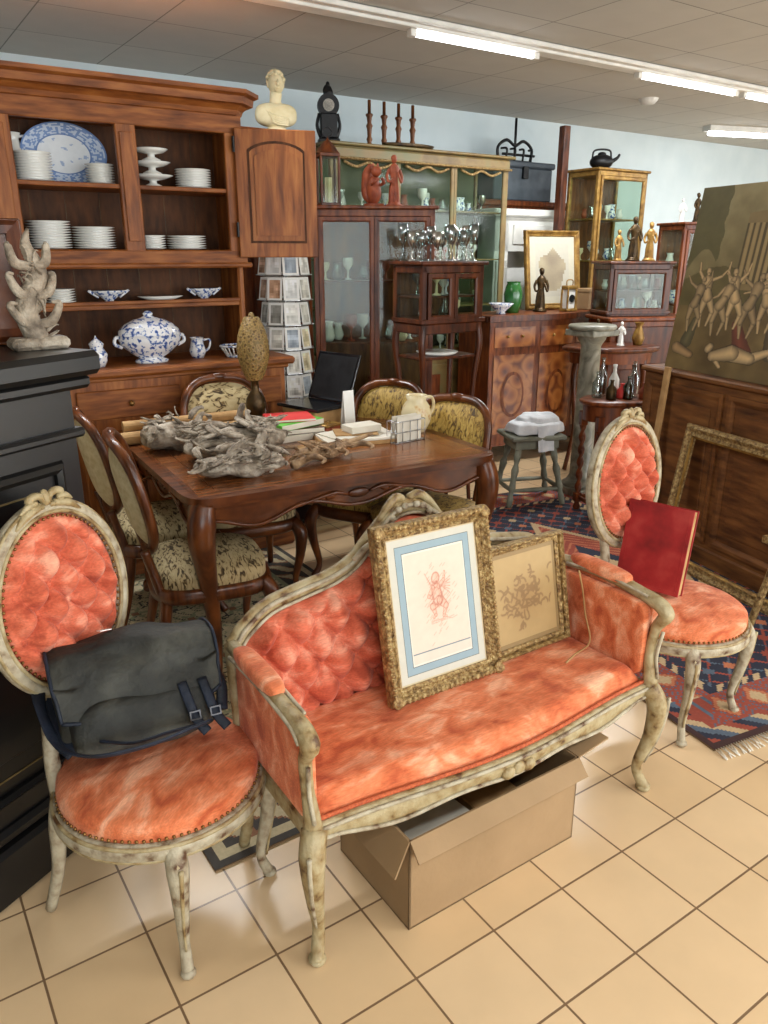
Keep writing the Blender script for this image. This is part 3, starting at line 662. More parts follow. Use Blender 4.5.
# ---------------------------------------------------------------- hutch
HO=(-1.63,3.69,0); HA=rad(32.8)
def hw(x,y,z): return (HO[0]+x*cos(HA)-y*sin(HA),HO[1]+x*sin(HA)+y*cos(HA),z)
def hutch():
    b=B('wooden_hutch',HO,HA)
    b.bx(-.5,1.2,-.15,.36,.06,1.03,HWL,.004); b.bx(-.52,1.22,-.16,.37,0,.09,HW,.01)
    b.bx(-.54,1.25,-.19,.38,1.04,1.08,HW,.012); b.bx(-.52,1.22,-.165,.37,1.02,1.04,HW,.006)
    for i in range(3):
        x0=-.45+i*.56
        b.bx(x0,x0+.5,-.165,-.15,.84,.98,HW,.006); b.sell((x0+.25,-.175,.91),(.015,.015,.015),NAIL,nu=10,nv=6)
        b.bx(x0,x0+.5,-.165,-.15,.14,.78,HWL,.006); b.bx(x0+.08,x0+.42,-.18,-.165,.22,.70,HWL,.012)
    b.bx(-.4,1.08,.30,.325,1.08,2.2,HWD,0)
    for i in range(9): b.bx(-.4+i*.165,-.398+i*.165,.298,.301,1.08,2.2,BRONZE,0)
    for x in(-.4,1.045):
        b.bx(x,x+.035,0,.3,1.56,2.2,HWL); b.bx(x,x+.035,.05,.3,1.08,1.56,HWL,.01)
    for x0,x1 in((-.4,.008),(.4545,.549),(.987,1.08)):
        b.bx(x0,x1,-.012,.02,1.56,2.2,HWL,.004)
    b.bx(-.25,-.02,-.02,-.012,1.66,2.14,HWL,.006)
    b.bx(-.4,1.08,-.014,.02,1.555,1.62,HW,.005); b.bx(-.42,1.10,-.03,.3,1.535,1.56,HW,.008)
    b.bx(-.4,1.08,-.014,.02,2.17,2.27,HW,.004); b.bx(.47,.535,-.02,-.012,1.66,2.14,HWL,.004)
    pr=[(0,2.25),(.012,2.255),(.02,2.275),(.045,2.295),(.07,2.30),(.075,2.33),(.1,2.34),(.1,2.358),(0,2.358)]
    vs=[];k=len(pr); path=[(-.45,.3,-1,0),(-.45,-.012,-1,-1),(1.05,-.012,.25,-1),(1.09,.03,1,-.25),(1.09,.3,1,0)]
    for px,py,dx,dy in path:
        for o,z in pr: vs.append((px+dx*o,py+dy*o,z))
    fs=[[c*k+i,(c+1)*k+i,(c+1)*k+i+1,c*k+i+1] for c in range(4) for i in range(k-1)]
    b.add(vs,fs,HW); b.bx(-.45,1.07,.01,.32,2.2,2.35,HW,0)
    b.bx(-.38,1.05,.0,.3,1.895,1.915,HW); b.bx(-.38,1.05,.0,.3,1.60,1.622,HW); b.bx(-.38,1.05,.06,.3,1.34,1.362,HW)
    b.bx(-.38,1.05,.05,.065,1.362,1.38,HW)
    T=TR(1.03,-.03,1.585,rz=rad(-18)); w,h=.41,.61
    b.bx(0,w,-.012,.012,0,h,HWL,.004,T=T)
    pts=[(.06,.07),(w-.06,.07),(w-.06,h-.1)]+[(w/2+(w/2-.06)*cos(a),h-.1+.045*sin(a)**1.5 if sin(a)>0 else h-.1) for a in [pi*i/12 for i in range(1,12)]]+[(.06,h-.1)]
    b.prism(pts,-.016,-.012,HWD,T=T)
    cx,cz=w/2,h/2
    b.prism([(cx+(x-cx)*.93,cz+(z-cz)*.95) for x,z in pts],-.02,-.012,HWL,T=T)
    b.prism([(cx+(x-cx)*.78,cz+(z-cz)*.84) for x,z in pts],-.028,-.012,HWL,T=T)
    for z in(.1,.5): b.cyl((-.005,-.014,z),.007,.07,BLKM,8,T=T)
    return b.done()
hutch()
def plates(b,x,y,z,r,n,m=WHITE):
    pr=[(.0001,0)]
    for i in range(n):
        zz=i*.0115; pr+=[(r*.6,zz),(r,zz+.0075),(r,zz+.0095),(r*.85,zz+.0105)]
    pr.append((r*.6,n*.0115-.004)); pr.append((.0001,n*.0115-.006))
    b.lathe((x,y,z),pr,m,24)
b=B('stacked_plates',HO,HA)
for x,z,r,n in((.10,1.916,.088,11),(.40,1.916,.066,8),(.86,1.916,.09,8),(.135,1.623,.1,11),(.34,1.623,.1,9),(.625,1.623,.065,6),(.80,1.623,.1,6),(.15,1.363,.07,7)):
    plates(b,x,.12,z,r*1.0,n)
b.done()
b=B('compote_dishes',HO,HA)
for i in range(3):
    b.lathe((.66,.14,1.916+i*.06),[(.001,0),(.05,0),(.045,.008),(.018,.02),(.018,.032),(.06,.04),(.1-.008*i,.056),(.095-.008*i,.057),(.05,.045),(.001,.042)],WHITE,24)
b.done()
def platter(u,v):
    r=v; a=u*2*pi
    if r<.62:
        q=noise.noise(Vector((r*7*cos(a),r*7*sin(a),0)))
        return (222,226,230) if q<.42 or r<.1 else (160,178,208)
    if r<.66: return (96,124,174)
    if r>.96: return (96,124,174)
    q=noise.noise(Vector((r*16*cos(a),r*16*sin(a),4)))
    return (114,142,190) if q>.02 else (190,202,220)
b=B('blue_platter',hw(.27,.235,1.918),HA); T=TR(0,0,.135,rx=rad(-8))
b.surf(lambda u,v:(.195*v*cos(2*pi*u),-.02*v**3,.14*v*sin(2*pi*u)),80,26,VCC,cu=True,colfn=platter,T=T)
b.surf(lambda u,v:(.195*v*cos(2*pi*u),.006-.02*v**3,.14*v*sin(2*pi*u)),32,4,WHITE,cu=True,T=T); b.done()
b=B('soup_tureen',hw(.52,-.03,1.081),HA)
b.lathe((0,0,0),[(.001,0),(.08,0),(.085,.012),(.06,.025),(.1,.05),(.145,.09),(.155,.12),(.15,.135),(.155,.14)],BW,36,sy=.72)
b.lathe((0,0,.14),[(.155,0),(.15,.02),(.12,.05),(.075,.072),(.035,.082),(.02,.09),(.026,.1),(.014,.112),(.001,.114)],BW,36,sy=.72)
for s in(-1,1): b.sweep([(s*.13,0,.12),(s*.165,0,.13),(s*.175,0,.1),(s*.14,0,.08)],.009,BW,8)
b.done()
b=B('mustard_jar',hw(.25,-.06,1.081),HA); b.lathe((0,0,0),[(.001,0),(.03,0),(.045,.03),(.048,.06),(.03,.09),(.032,.1),(.035,.11),(.02,.125),(.008,.135),(.001,.15)],BW,20); b.done()
b=B('porcelain_jug',hw(.78,.02,1.081),HA); b.lathe((0,0,0),[(.001,0),(.03,0),(.045,.035),(.035,.07),(.03,.095),(.036,.105)],BW,20); b.sweep([(.03,0,.09),(.07,0,.09),(.065,0,.05),(.04,0,.03)],.006,BW,6); b.done()
b=B('openwork_basket',hw(.98,-.04,1.081),HA)
for i in range(20):
    a=2*pi*i/20; b.sweep([(.06*cos(a),.045*sin(a),.006),(.09*cos(a+.1),.065*sin(a+.1),.055)],.0035,WHITE,5,sub=1)
b.lathe((0,0,0),[(.001,0),(.062,0),(.062,.008),(.001,.008)],BW,20,sy=.75); b.sweep([(.093*cos(2*pi*i/12),.068*sin(2*pi*i/12),.058) for i in range(12)],.005,BW,6,True,3); b.done()
b=B('porcelain_ewer',hw(.05,.25,1.918),HA); b.lathe((0,0,0),[(.001,0),(.04,0),(.05,.04),(.05,.13),(.035,.17),(.03,.19),(.04,.215)],WHITE,20); b.sweep([(.03,-.01,.2),(.08,-.01,.2),(.075,-.01,.12),(.045,-.01,.09)],.007,BW,6); b.done()
for x,w in((.39,.075),(.89,.07)):
    b=B('sauce_boat',hw(x,.16,1.363),HA); b.lathe((0,0,0),[(.001,0),(.035,0),(.02,.015),(.04,.03),(w,.055),(w*1.1,.065),(w*.95,.06),(.001,.035)],BW,24,sy=.6)
    for s in(-1,1): b.sweep([(s*w*.8,0,.05),(s*w*1.35,0,.065),(s*w*.7,0,.03)],.005,BW,6)
    b.done()
b=B('serving_dish',hw(.65,.16,1.363),HA); b.lathe((0,0,0),[(.001,0),(.06,0),(.07,.012),(.12,.03),(.115,.033),(.001,.015)],WHITE,24,sy=.7); b.done()
# ---------------------------------------------------------------- black cabinet
BCZ=1.37
b=B('black_cabinet',(-.80,1.97,0),rad(63.2))
b.bx(-1.1,0,0,.55,.1,BCZ-.08,BLK,.006); b.bx(-1.14,.03,-.04,.58,0,.16,BLK,.012); b.bx(-1.12,.015,-.02,.57,.16,.2,BLK,.012)
b.bx(-1.12,.015,-.02,.57,BCZ-.22,BCZ-.195,BLK,.008); b.bx(-1.14,.04,-.035,.58,BCZ-.095,BCZ-.06,BLK,.012); b.bx(-1.16,.06,-.06,.60,BCZ-.06,BCZ,BLK,.014)
for x0,x1 in((-1.02,-.56),(-.50,-.06)):
    z0,z1=.26,1.1
    b.pframe(x1-x0-.06,z1-z0-.06,[(0,0),(0,.012),(.012,.02),(.024,.012),(.03,0)],BLK,T=TR((x0+x1)/2,0,(z0+z1)/2))
    b.pframe(x1-x0-.14,z1-z0-.14,[(0,0),(0,.003),(.004,.003),(.004,0)],BRASSLINE,T=TR((x0+x1)/2,0,(z0+z1)/2))
    b.bx(x0+.1,x1-.1,-.008,0,z0+.12,z1-.12,BLK,.006)
b.done()
def foliage(b,c,size,n,m,seed,axis=0,lw=1,core=1):
    r=random.Random(seed); c=Vector(c)
    b.sell(c,(size[0]*.85*core,size[1]*.7*core,size[2]*.6*core),m,1,1,nu=28,nv=14,nz=min(size)*.5,ns=14)
    for i in range(n):
        p=Vector((r.uniform(-.8,.8)*size[0],r.uniform(-.7,.7)*size[1],r.uniform(-.1,.75)*size[2]))
        if axis==2: p.z=r.uniform(-.9,.9)*size[2]; p.x*=.7-.5*p.z/size[2]*.6
        d=Vector((r.gauss(0,1),r.gauss(0,.8),r.gauss(.1,.35)))
        if axis==2: d=Vector((r.gauss(0,.5),r.gauss(0,.3),abs(r.gauss(.8,.5))))
        d.normalize(); q=Vector((-d.y,d.x,r.uniform(-.3,.5))).normalized(); l=r.uniform(.35,.8)*max(size)*.55
        a=c+p; w=l*r.uniform(.18,.30)*lw
        pts=[a,a+d*l*.35+q*l*.1,a+d*l*.7+q*l*.05,a+d*l-q*l*.15,a+d*l*.95-q*l*.32]
        pts=[Vector((t.x,t.y,max(t.z,w*.5))) for t in pts] if axis==0 else pts
        b.sweep(pts,[w*.6,w,w*.8,w*.45,w*.15],m,7,sub=3,fx=.45,fy=1)
        b.sweep([t+Vector((0,0,w*.42)) for t in pts[:4]],[w*.12,w*.16,w*.12,w*.05],m,5,sub=2)
b=B('carved_ornament',(-.88,2.0,BCZ+.001),rad(40)); foliage(b,(0,0,.12),(.05,.03,.12),40,WDRIFT,5,2,.7,.5); b.bx(-.07,.07,-.035,.035,0,.03,WDRIFT,.01)
b.sweep([(0,0,.02),(-.02,0,.10),(.02,0,.18),(0,0,.25),(.01,0,.29)],[.03,.028,.024,.014,.003],WDRIFT,8)
for s in(-1,1):
    for z in(.06,.13,.2): b.sweep([(0,-.01,z),(s*.035,-.015,z+.01),(s*.055*(1.2-z*2),-.01,z+.05),(s*.04,-.01,z+.055)],[.012,.013,.009,.003],WDRIFT,7)
b.done()
b=B('carved_panel',(-1.06,2.06,BCZ+.001),rad(30)); T=TR(rx=rad(-8)); b.bx(-.14,.14,-.015,.015,0,.32,TW,.004,T=T); b.pframe(.2,.24,[(0,0),(0,.01),(.02,.014),(.035,0)],DW,T=T@TR(0,-.015,.16)); b.done()
# ---------------------------------------------------------------- items on table
b=B('carved_wood_ornament',tw(-.33,-.02,TZ+.001),TA+.25); foliage(b,(0,0,.065),(.28,.15,.105),80,WDRIFT,21); b.done()
b=B('carved_wood_ornament',tw(-.50,.24,TZ+.001),TA-.1); foliage(b,(0,0,.06),(.2,.13,.10),60,WDRIFT,22); b.done()
b=B('carved_wood_ornament',tw(-.43,-.33,TZ+.001),TA-.15); foliage(b,(0,0,.045),(.22,.10,.07),56,WDRIFT,23); b.done()
b=B('carved_branch',tw(-.02,-.26,TZ+.001),TA+.2)
b.sweep([(-.2,-.05,.02),(-.08,0,.03),(.06,.01,.035),(.18,.03,.05),(.27,.01,.07)],[.02,.022,.018,.013,.006],WDRIFT2,8)
for x,y,s in((-.1,0,1),(0,.01,-1),(.08,.02,1),(.15,.02,-1),(-.15,-.03,-1)):
    b.sweep([(x,y,.03),(x+.04,y+s*.04,.045),(x+.06,y+s*.08,.035),(x+.03,y+s*.1,.03)],[.012,.013,.01,.004],WDRIFT2,7)
foliage(b,(-.02,0,.04),(.16,.06,.05),28,WDRIFT2,8); b.done()
b=B('pineapple_lamp',tw(-.06,.44),TA)
b.lathe((0,0,0),[(.001,0),(.055,0),(.055,.012),(.03,.03),(.022,.06),(.04,.09),(.05,.12),(.045,.16),(.02,.2),(.018,.24),(.035,.255)],BRONZE,20)
def pine(u,v):
    a=2*pi*u; z=.25+.3*v; r=.012+.062*math.sin(pi*(v*.86+.08))**.75
    r+=.005*abs(sin(a*6+v*18))*abs(sin(a*6-v*18)); return (r*cos(a),r*sin(a),z)
b.surf(pine,48,36,WICK,cu=True); b.sell((0,0,.55),(.016,.016,.02),WICK,nu=10,nv=6)
b.done()
b=B('rolled_posters',tw(-.36,.43),TA)
for y,z,L_,r in((0,.03,.36,.03),(.07,.025,.32,.025),(.035,.078,.34,.026)):
    b.lathe((0,0,0),[(.0001,-L_),(r*.9,-L_),(r,-L_),(r,L_),(r*.9,L_),(.0001,L_)],PAPERB,16,T=TR(0,y,z,ry=pi/2)@TR(rz=R.random()),smooth=False)
b.done()
b=B('book_stack',tw(.02,.22),TA)
for i,(w,d,h,m,a) in enumerate(((.15,.11,.03,PAPER,.1),(.14,.1,.025,DW,-.1),(.13,.1,.03,GREEN,.3),(.11,.09,.014,REDL,-.2))):
    z=[0,.031,.057,.088][i]; T=TR(0,0,z,rz=a); b.bx(-w,w,-d,d,0,h,m,.002,T=T); b.bx(-w+.004,w+.001,-d-.001,d+.001,.003,h-.003,PAPER,0,T=T)
b.done()
b=B('laptop',tw(.22,.38,TZ),TA-1.25)
b.bx(-.12,.12,-.1,.1,0,.1,PAPERB,.003); b.bx(-.15,.15,-.11,.11,.101,.118,SCREEN,.004)
T=TR(0,.11,.118,rx=rad(-22)); b.bx(-.15,.15,-.005,.005,0,.25,SCREEN,.004,T=T); b.bx(-.135,.135,-.0065,-.005,.015,.235,BLKM,0,T=T)
b.done()
b=B('greeting_card',tw(.33,.18),TA+.1); b.bx(-.03,.03,-.001,.001,0,.20,WHITE,0,T=TR(rx=-.1)); b.bx(-.03,.03,-.001,.001,0,.20,WHITE,0,T=TR(0,.05,0,rx=.15)); b.done()
b=B('open_ledger',tw(.26,.0),TA-.15); b.bx(-.18,.18,-.12,.12,0,.018,PAPERB,.002); b.bx(-.175,.175,-.115,.115,.018,.03,PAPER,.002); b.bx(-.15,.1,-.08,.1,.031,.036,PAPER,0,T=TR(rz=.3)); b.bx(-.1,.1,-.07,.07,.037,.042,PAPERB,0,T=TR(rz=-.2)); b.bx(-.09,.07,-.05,.05,.043,.075,PAPER,.002,T=TR(.04,0,0,rz=.2)); b.done()
b=B('loose_papers',tw(.12,-.05),TA)
for i in range(5): b.bx(-.08,.08,-.055,.055,.001+i*.0012,.002+i*.0012,PAPER if i%2 else PAPERB,0,T=TR(.02*i-.1,-.03*((i*3)%4)+.02,0,rz=i*.7))
b.done()
b=B('wire_letter_rack',tw(.46,-.13),TA+.15)
for y in(-.03,.0,.03):
    for x in(-.09,-.045,0,.045,.09): b.sweep([(x,y,.0),(x,y,.10)],.002,STEEL,5,sub=1)
    for z in(.003,.05,.1): b.sweep([(-.09,y,z),(.09,y,z)],.002,STEEL,5,sub=1)
for x in(-.09,.09):
    for z in(.003,.1): b.sweep([(x,-.03,z),(x,.03,z)],.002,STEEL,5,sub=1)
for y in(-.018,.012,.02): b.bx(-.07,.075,y-.001,y+.001,.004,.12,PAPER,0,T=TR(rx=.05*y))
b.done()
b=B('ceramic_pitcher',tw(.61,.02),TA)
b.lathe((0,0,0),[(.001,0),(.045,0),(.05,.01),(.07,.05),(.076,.09),(.064,.13),(.046,.155),(.054,.18),(.049,.18),(.04,.157),(.05,.13)],mk('floral_cream',[(150,70,50),(200,170,120),(216,200,160)],scale=24,rough=.25,pos=[.3,.38,.45]),28)
b.sweep([(.045,0,.165),(.09,0,.16),(.1,0,.11),(.065,0,.06)],.008,CREAM,8); b.done()
b=B('small_trinket_box',tw(.20,.16),TA+.4); b.bx(-.05,.05,-.035,.035,0,.045,TERRA,.004); b.bx(-.052,.052,-.037,.037,.045,.058,GOLD,.004); b.sell((0,0,.06),(.01,.01,.008),GOLD,nu=8,nv=5); b.done()
# ---------------------------------------------------------------- postcard rack
b=B('postcard_rack',(-.58,4.70,0),.2)
b.cyl((0,0,0),.17,.03,BLKM,24); b.cyl((0,0,.03),.012,1.6,STEEL,10)
PAL=[(230,228,220),(232,232,228),(214,210,198),(170,180,190),(220,206,170),(150,148,140),(190,150,120)]
for lv in range(10):
    for k in range(9):
        a=2*pi*k/9; T=TR(.145*cos(a),.145*sin(a),.24+lv*.139,rz=a+pi/2+R.uniform(-.1,.1))@TR(rx=rad(-8))
        seed=lv*9+k; base=random.Random(seed).choice(PAL)
        def cf(u,v,s=seed,c=base):
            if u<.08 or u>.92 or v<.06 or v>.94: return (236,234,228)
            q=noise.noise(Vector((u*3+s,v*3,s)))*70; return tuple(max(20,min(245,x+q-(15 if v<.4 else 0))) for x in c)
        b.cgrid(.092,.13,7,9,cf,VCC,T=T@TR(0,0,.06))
        b.bx(-.046,.046,-.012,.012,-.006,-.002,STEEL,0,T=T)
b.done()
# ---------------------------------------------------------------- glazed cabinets
def glazed(name,loc,rz,w,d,h,m,z0=.0,doors=2,shelves=3,zb=.1,bars=0,fill=None,top_over=.02,inner=WMID,dens=.085):
    b=B(name,loc,rz); t=.03
    b.bx(-w/2,w/2,d/2-.012,d/2,z0,h,inner,0)
    b.bx(-w/2,w/2,-d/2,d/2,z0,z0+zb,m,.004); b.bx(-w/2,w/2,-d/2,d/2,h-.06,h-.02,m,.004)
    b.bx(-w/2-top_over,w/2+top_over,-d/2-top_over,d/2+top_over,h-.02,h,m,.006)
    b.bx(-w/2-top_over*.6,w/2+top_over*.6,-d/2-top_over*.6,d/2,z0+zb-.015,z0+zb+.01,m,.004)
    for sx in(-1,1):
        for y in(-d/2,d/2-t): b.bx(sx*w/2-(t if sx>0 else 0),sx*w/2+(0 if sx>0 else t),y,y+t,z0,h-.02,m,.003)
        x=sx*(w/2-.006); b.bx(x-.002,x+.002,-d/2+t,d/2-t,z0+zb,h-.06,GL,0)
    n=doors; dw_=(w-2*t)/n
    for i in range(n):
        x0=-w/2+t+i*dw_; hh=h-.06-z0-zb
        b.pframe(dw_-.06,hh-.06,[(0,0),(0,.012),(.008,.018),(.028,.018),(.028,0)],m,T=TR(x0+dw_/2,-d/2+.008,z0+zb+hh/2))
        b.bx(x0+.02,x0+dw_-.02,-d/2,-d/2+.003,z0+zb+.02,h-.08,GL,0)
        for k in range(bars):
            zz=z0+zb+hh*(k+1)/(bars+1); b.bx(x0+.02,x0+dw_-.02,-d/2-.008,-d/2,zz-.006,zz+.006,m,0)
    for k in range(shelves):
        zz=z0+zb+(h-z0-zb-.06)*(k+1)/(shelves+1); b.bx(-w/2+.01,w/2-.01,-d/2+.03,d/2-.01,zz-.005,zz+.005,m,0)
    if fill:
        r=random.Random(fill)
        for k in range(shelves+1):
            zz=z0+zb+(h-z0-zb-.06)*k/(shelves+1)+.007
            for i in range(int((w-.08)/dens)):
                x=-w/2+.07+i*dens+r.uniform(-.02,.02); q=r.uniform(.7,1.3); y=r.uniform(-d*.3,d*.2)
                b.lathe((x,y,zz),[(.001,0),(.025*q,0),(.008,.012),(.006,.05*q),(.03*q,.08*q),(.03*q,.12*q)] if r.random()<.5 else [(.001,0),(.02*q,0),(.035*q,.03),(.02*q,.08*q),(.028*q,.1*q)],r.choice([WHITE,SILV,WHITE,BW,TERRA,GLC,PLAST]),10)
    return b
b=glazed('display_cabinet',(-.07,5.0,0),rad(4),.72,.36,1.87,MW,doors=2,shelves=3,zb=.35,fill=3,dens=.075)
for x in(-.17,.17): b.bx(x-.13,x+.13,-.19,-.18,.08,.3,MW,.006)
b.done()
b=glazed('vitrine_on_stand',(.30,4.42,0),RR,.42,.27,1.565,DW,z0=1.24,doors=2,shelves=1,zb=.02,fill=9,dens=.07)
for sx in(-1,1):
    for sy in(-1,1):
        b.sweep([(sx*.19,sy*.115,1.24),(sx*.2,sy*.125,1.12),(sx*.18,sy*.11,.9),(sx*.17,sy*.1,.5),(sx*.18,sy*.11,.2),(sx*.2,sy*.125,.012)],[.02,.02,.014,.012,.012,.016],DW,8)
b.bx(-.21,.21,-.135,.135,1.19,1.245,DW,.006); b.bx(-.19,.19,-.12,.12,1.05,1.065,DW,.003); b.bx(-.18,.18,-.11,.11,.5,.515,DW,.003)
b.lathe((0,0,1.066),[(.001,0),(.1,0),(.12,.015),(.001,.01)],WHITE,20)
b.done()
VL=(.20,6.37,0); VZ=2.33
b=glazed('large_bookcase_vitrine',VL,RR,1.64,.4,VZ,GREENW,doors=3,shelves=3,zb=.85,fill=5,top_over=.04,inner=GREENIN)
for i in range(3):
    x=-.52+i*.52; b.bx(x-.23,x+.23,-.215,-.2,.12,.76,GREENW,.006); b.bx(x-.16,x+.16,-.225,-.215,.2,.68,MW,.01)
    b.sweep([(x-.2,-.215,VZ-.12),(x-.1,-.22,VZ-.15),(x,-.22,VZ-.12),(x+.1,-.22,VZ-.15),(x+.2,-.215,VZ-.12)],.01,GILT,6)
b.bx(-.81,.81,-.23,-.2,VZ-.11,VZ-.03,GREENW,.01); b.sweep([(-.82,-.235,VZ-.1),(.82,-.235,VZ-.1)],.008,GILT,6,sub=1)
b.done()
def tp(x,y,z,name,rz=0): return B(name,(x,y,z),rz)
b=tp(-.33,4.95,1.871,'lantern',.3)
b.bx(-.06,.06,-.06,.06,0,.02,DW); b.bx(-.06,.06,-.06,.06,.27,.29,DW); b.lathe((0,0,.29),[(.075,0),(.035,.05),(.012,.07),(.001,.09)],DW,4)
for a in(-1,1):
    for c in(-1,1): b.bx(a*.053-.007,a*.053+.007,c*.053-.007,c*.053+.007,.02,.27,DW)
b.bx(-.05,.05,-.052,-.05,.02,.27,GL,0); b.cyl((0,0,.02),.022,.14,PLAST,12)
b.sweep([(.0,0,.37),(.03,0,.4),(0,0,.43),(-.03,0,.4),(.0,0,.37)],.004,BLKM,6); b.done()
def figure(name,loc,rz,h,m,base=True):
    b=B(name,loc,rz); s=h
    if base: b.lathe((0,0,0),[(.001,0),(.16*s,0),(.16*s,.03*s),(.12*s,.05*s),(.13*s,.08*s),(.001,.08*s)],m,16)
    b.lathe((0,0,.07*s),[(.11*s,0),(.1*s,.15*s),(.085*s,.3*s),(.07*s,.42*s),(.09*s,.52*s),(.11*s,.62*s),(.07*s,.68*s),(.032*s,.71*s),(.03*s,.75*s)],m,16,sy=.75)
    b.sell((0,0,.85*s),(.055*s,.06*s,.075*s),m,nu=14,nv=10); b.sell((0,.02*s,.88*s),(.06*s,.06*s,.06*s),m,nu=12,nv=8)
    b.sell((0,-.06*s,.845*s),(.01*s,.014*s,.02*s),m,nu=6,nv=5)
    for sx in(-1,1):
        b.sweep([(sx*.1*s,0,.67*s),(sx*.15*s,-.02*s,.54*s),(sx*.12*s,-.09*s,.44*s),(sx*.04*s,-.12*s,.5*s if sx<0 else .62*s)],[.035*s,.03*s,.024*s,.018*s],m,8)
    for k in range(7):
        a=k*.9; b.sweep([(.1*s*cos(a),.08*s*sin(a),.08*s),(.09*s*cos(a+.2),.07*s*sin(a+.2),.3*s),(.065*s*cos(a+.3),.05*s*sin(a+.3),.5*s)],[.016*s,.014*s,.006*s],m,6)
    return b.done()
figure('terracotta_figurine',(.06,4.93,1.871),.2,.30,TERRA)
b=B('terracotta_squirrel',(-.06,4.95,1.871),.5)
b.sell((0,0,.09),(.04,.05,.08),TERRA,nz=.01,ns=20); b.sell((0,-.03,.19),(.03,.035,.03),TERRA); b.sweep([(0,.04,.03),(0,.09,.08),(0,.08,.18),(0,.04,.23)],[.02,.035,.035,.015],TERRA,8)
for s in(-1,1): b.sell((s*.015,-.02,.225),(.007,.005,.014),TERRA,nu=8,nv=5); b.sweep([(s*.03,-.03,.12),(s*.03,-.07,.13),(s*.01,-.08,.15)],.01,TERRA,6)
b.cyl((0,0,0),.06,.015,TERRA); b.done()
b=B('goblet_set',(.30,4.42,1.566),RR)
r=random.Random(4)
for i in range(5):
    for j in range(3):
        x=-.18+i*.09+r.uniform(-.012,.012); y=-.08+j*.08; q=r.uniform(.9,1.25)
        b.lathe((x,y,0),[(.001,0),(.028,0),(.026,.004),(.005,.012),(.004,.07*q),(.022,.09*q),(.03,.12*q),(.027,.155*q),(.024,.155*q),(.024,.12*q),(.001,.095*q)],r.choice([SILV,GLC,SILV,GLC,SILV,TERRA,GLC]),12)
b.done()
def vt(x,y,z=VZ+.001): return (VL[0]+x*cos(RR)-y*sin(RR),VL[1]+x*sin(RR)+y*cos(RR),z)
b=B('black_clock',vt(-.71,0),.2)
b.bx(-.075,.075,-.045,.045,0,.04,BLKM,.006); b.bx(-.06,.06,-.04,.04,.04,.2,BLKM,.008); b.cyl((0,0,0),.075,.05,BLKM,24,T=TR(0,.025,.25,rx=pi/2)); b.cyl((0,0,0),.04,.004,SILV,24,T=TR(0,-.025,.25,rx=pi/2))
b.sell((0,0,.34),(.035,.025,.04),BLKM,nz=.01,ns=30); b.sell((0,0,.38),(.014,.012,.02),BLKM)
for s in(-1,1): b.sweep([(s*.055,0,.05),(s*.08,0,.12),(s*.065,0,.2)],[.015,.012,.01],BLKM,6)
b.done()
b=B('serving_tray',vt(-.10,-.11),RR); b.lathe((0,0,0),[(.001,.0),(.2,.0),(.23,.03),(.225,.032),(.195,.006),(.001,.005)],BRONZE,30,sy=.4); b.done()
for x in(-.33,-.20,-.07,.06):
    b=B('candlestick',vt(x,.06),0)
    b.lathe((0,0,0),[(.001,0),(.042,0),(.042,.012),(.024,.025),(.015,.05),(.022,.07),(.015,.09),(.018,.14),(.025,.16),(.015,.18),(.019,.215),(.028,.23),(.024,.24),(.012,.235),(.012,.33),(.001,.33)],WMID,14); b.done()
b=B('tall_corner_cupboard',(-.78,5.28,0),RR); b.bx(-.24,.24,-.2,.2,0,2.27,MW,.006); b.bx(-.27,.27,-.23,.23,2.27,2.31,MW,.01); b.bx(-.18,.18,-.215,-.2,.15,2.1,MW,.01); b.bx(-.26,.26,-.22,.22,0,.1,MW,.01); b.done()
b=B('plaster_bust',(-.655,5.19,2.311),rad(20)); b.T=Matrix.Scale(.88,4)
b.lathe((0,0,0),[(.001,0),(.07,0),(.07,.015),(.05,.025),(.045,.04)],PLAST,20)
b.sell((0,0,.10),(.145,.07,.075),PLAST,.7,.8,nu=28,nv=16); b.sell((0,-.015,.07),(.11,.06,.05),PLAST)
for k in range(5): b.sweep([(-.12+.02*k,-.03,.14-.01*k),(-.03,-.08,.09-.012*k),(.07,-.07,.07-.01*k)],.007,PLAST,6)
b.sweep([(0,0,.14),(0,0,.19),(.005,-.008,.24)],[.05,.04,.042],PLAST,14)
b.sell((.005,-.01,.29),(.053,.062,.07),PLAST,nu=24,nv=16); b.sell((.005,-.05,.262),(.028,.025,.03),PLAST); b.sweep([(.005,-.068,.305),(.005,-.087,.28),(.005,-.076,.275)],[.006,.011,.008],PLAST,8)
b.sell((.005,-.074,.256),(.016,.008,.006),PLAST,nu=10,nv=6)
for sx in(-1,1): b.sell((.005+sx*.02,-.064,.298),(.009,.006,.006),PLAST,nu=8,nv=5); b.sell((.005+sx*.053,0,.285),(.008,.014,.02),PLAST,nu=8,nv=6)
r=random.Random(2)
for i in range(60):
    a=r.uniform(0,2*pi); e=r.uniform(.1,1.3); q=Vector((.056*cos(a)*cos(e),.06*sin(a)*cos(e),.072*sin(e)))
    if q.y<-.02 and q.z<.045: continue
    b.sell(Vector((.005,0,.3))+q,(.016,.016,.014),PLAST,nu=7,nv=5)
b.sell((.005,.065,.30),(.028,.026,.028),PLAST,nz=.008,ns=40); b.done()
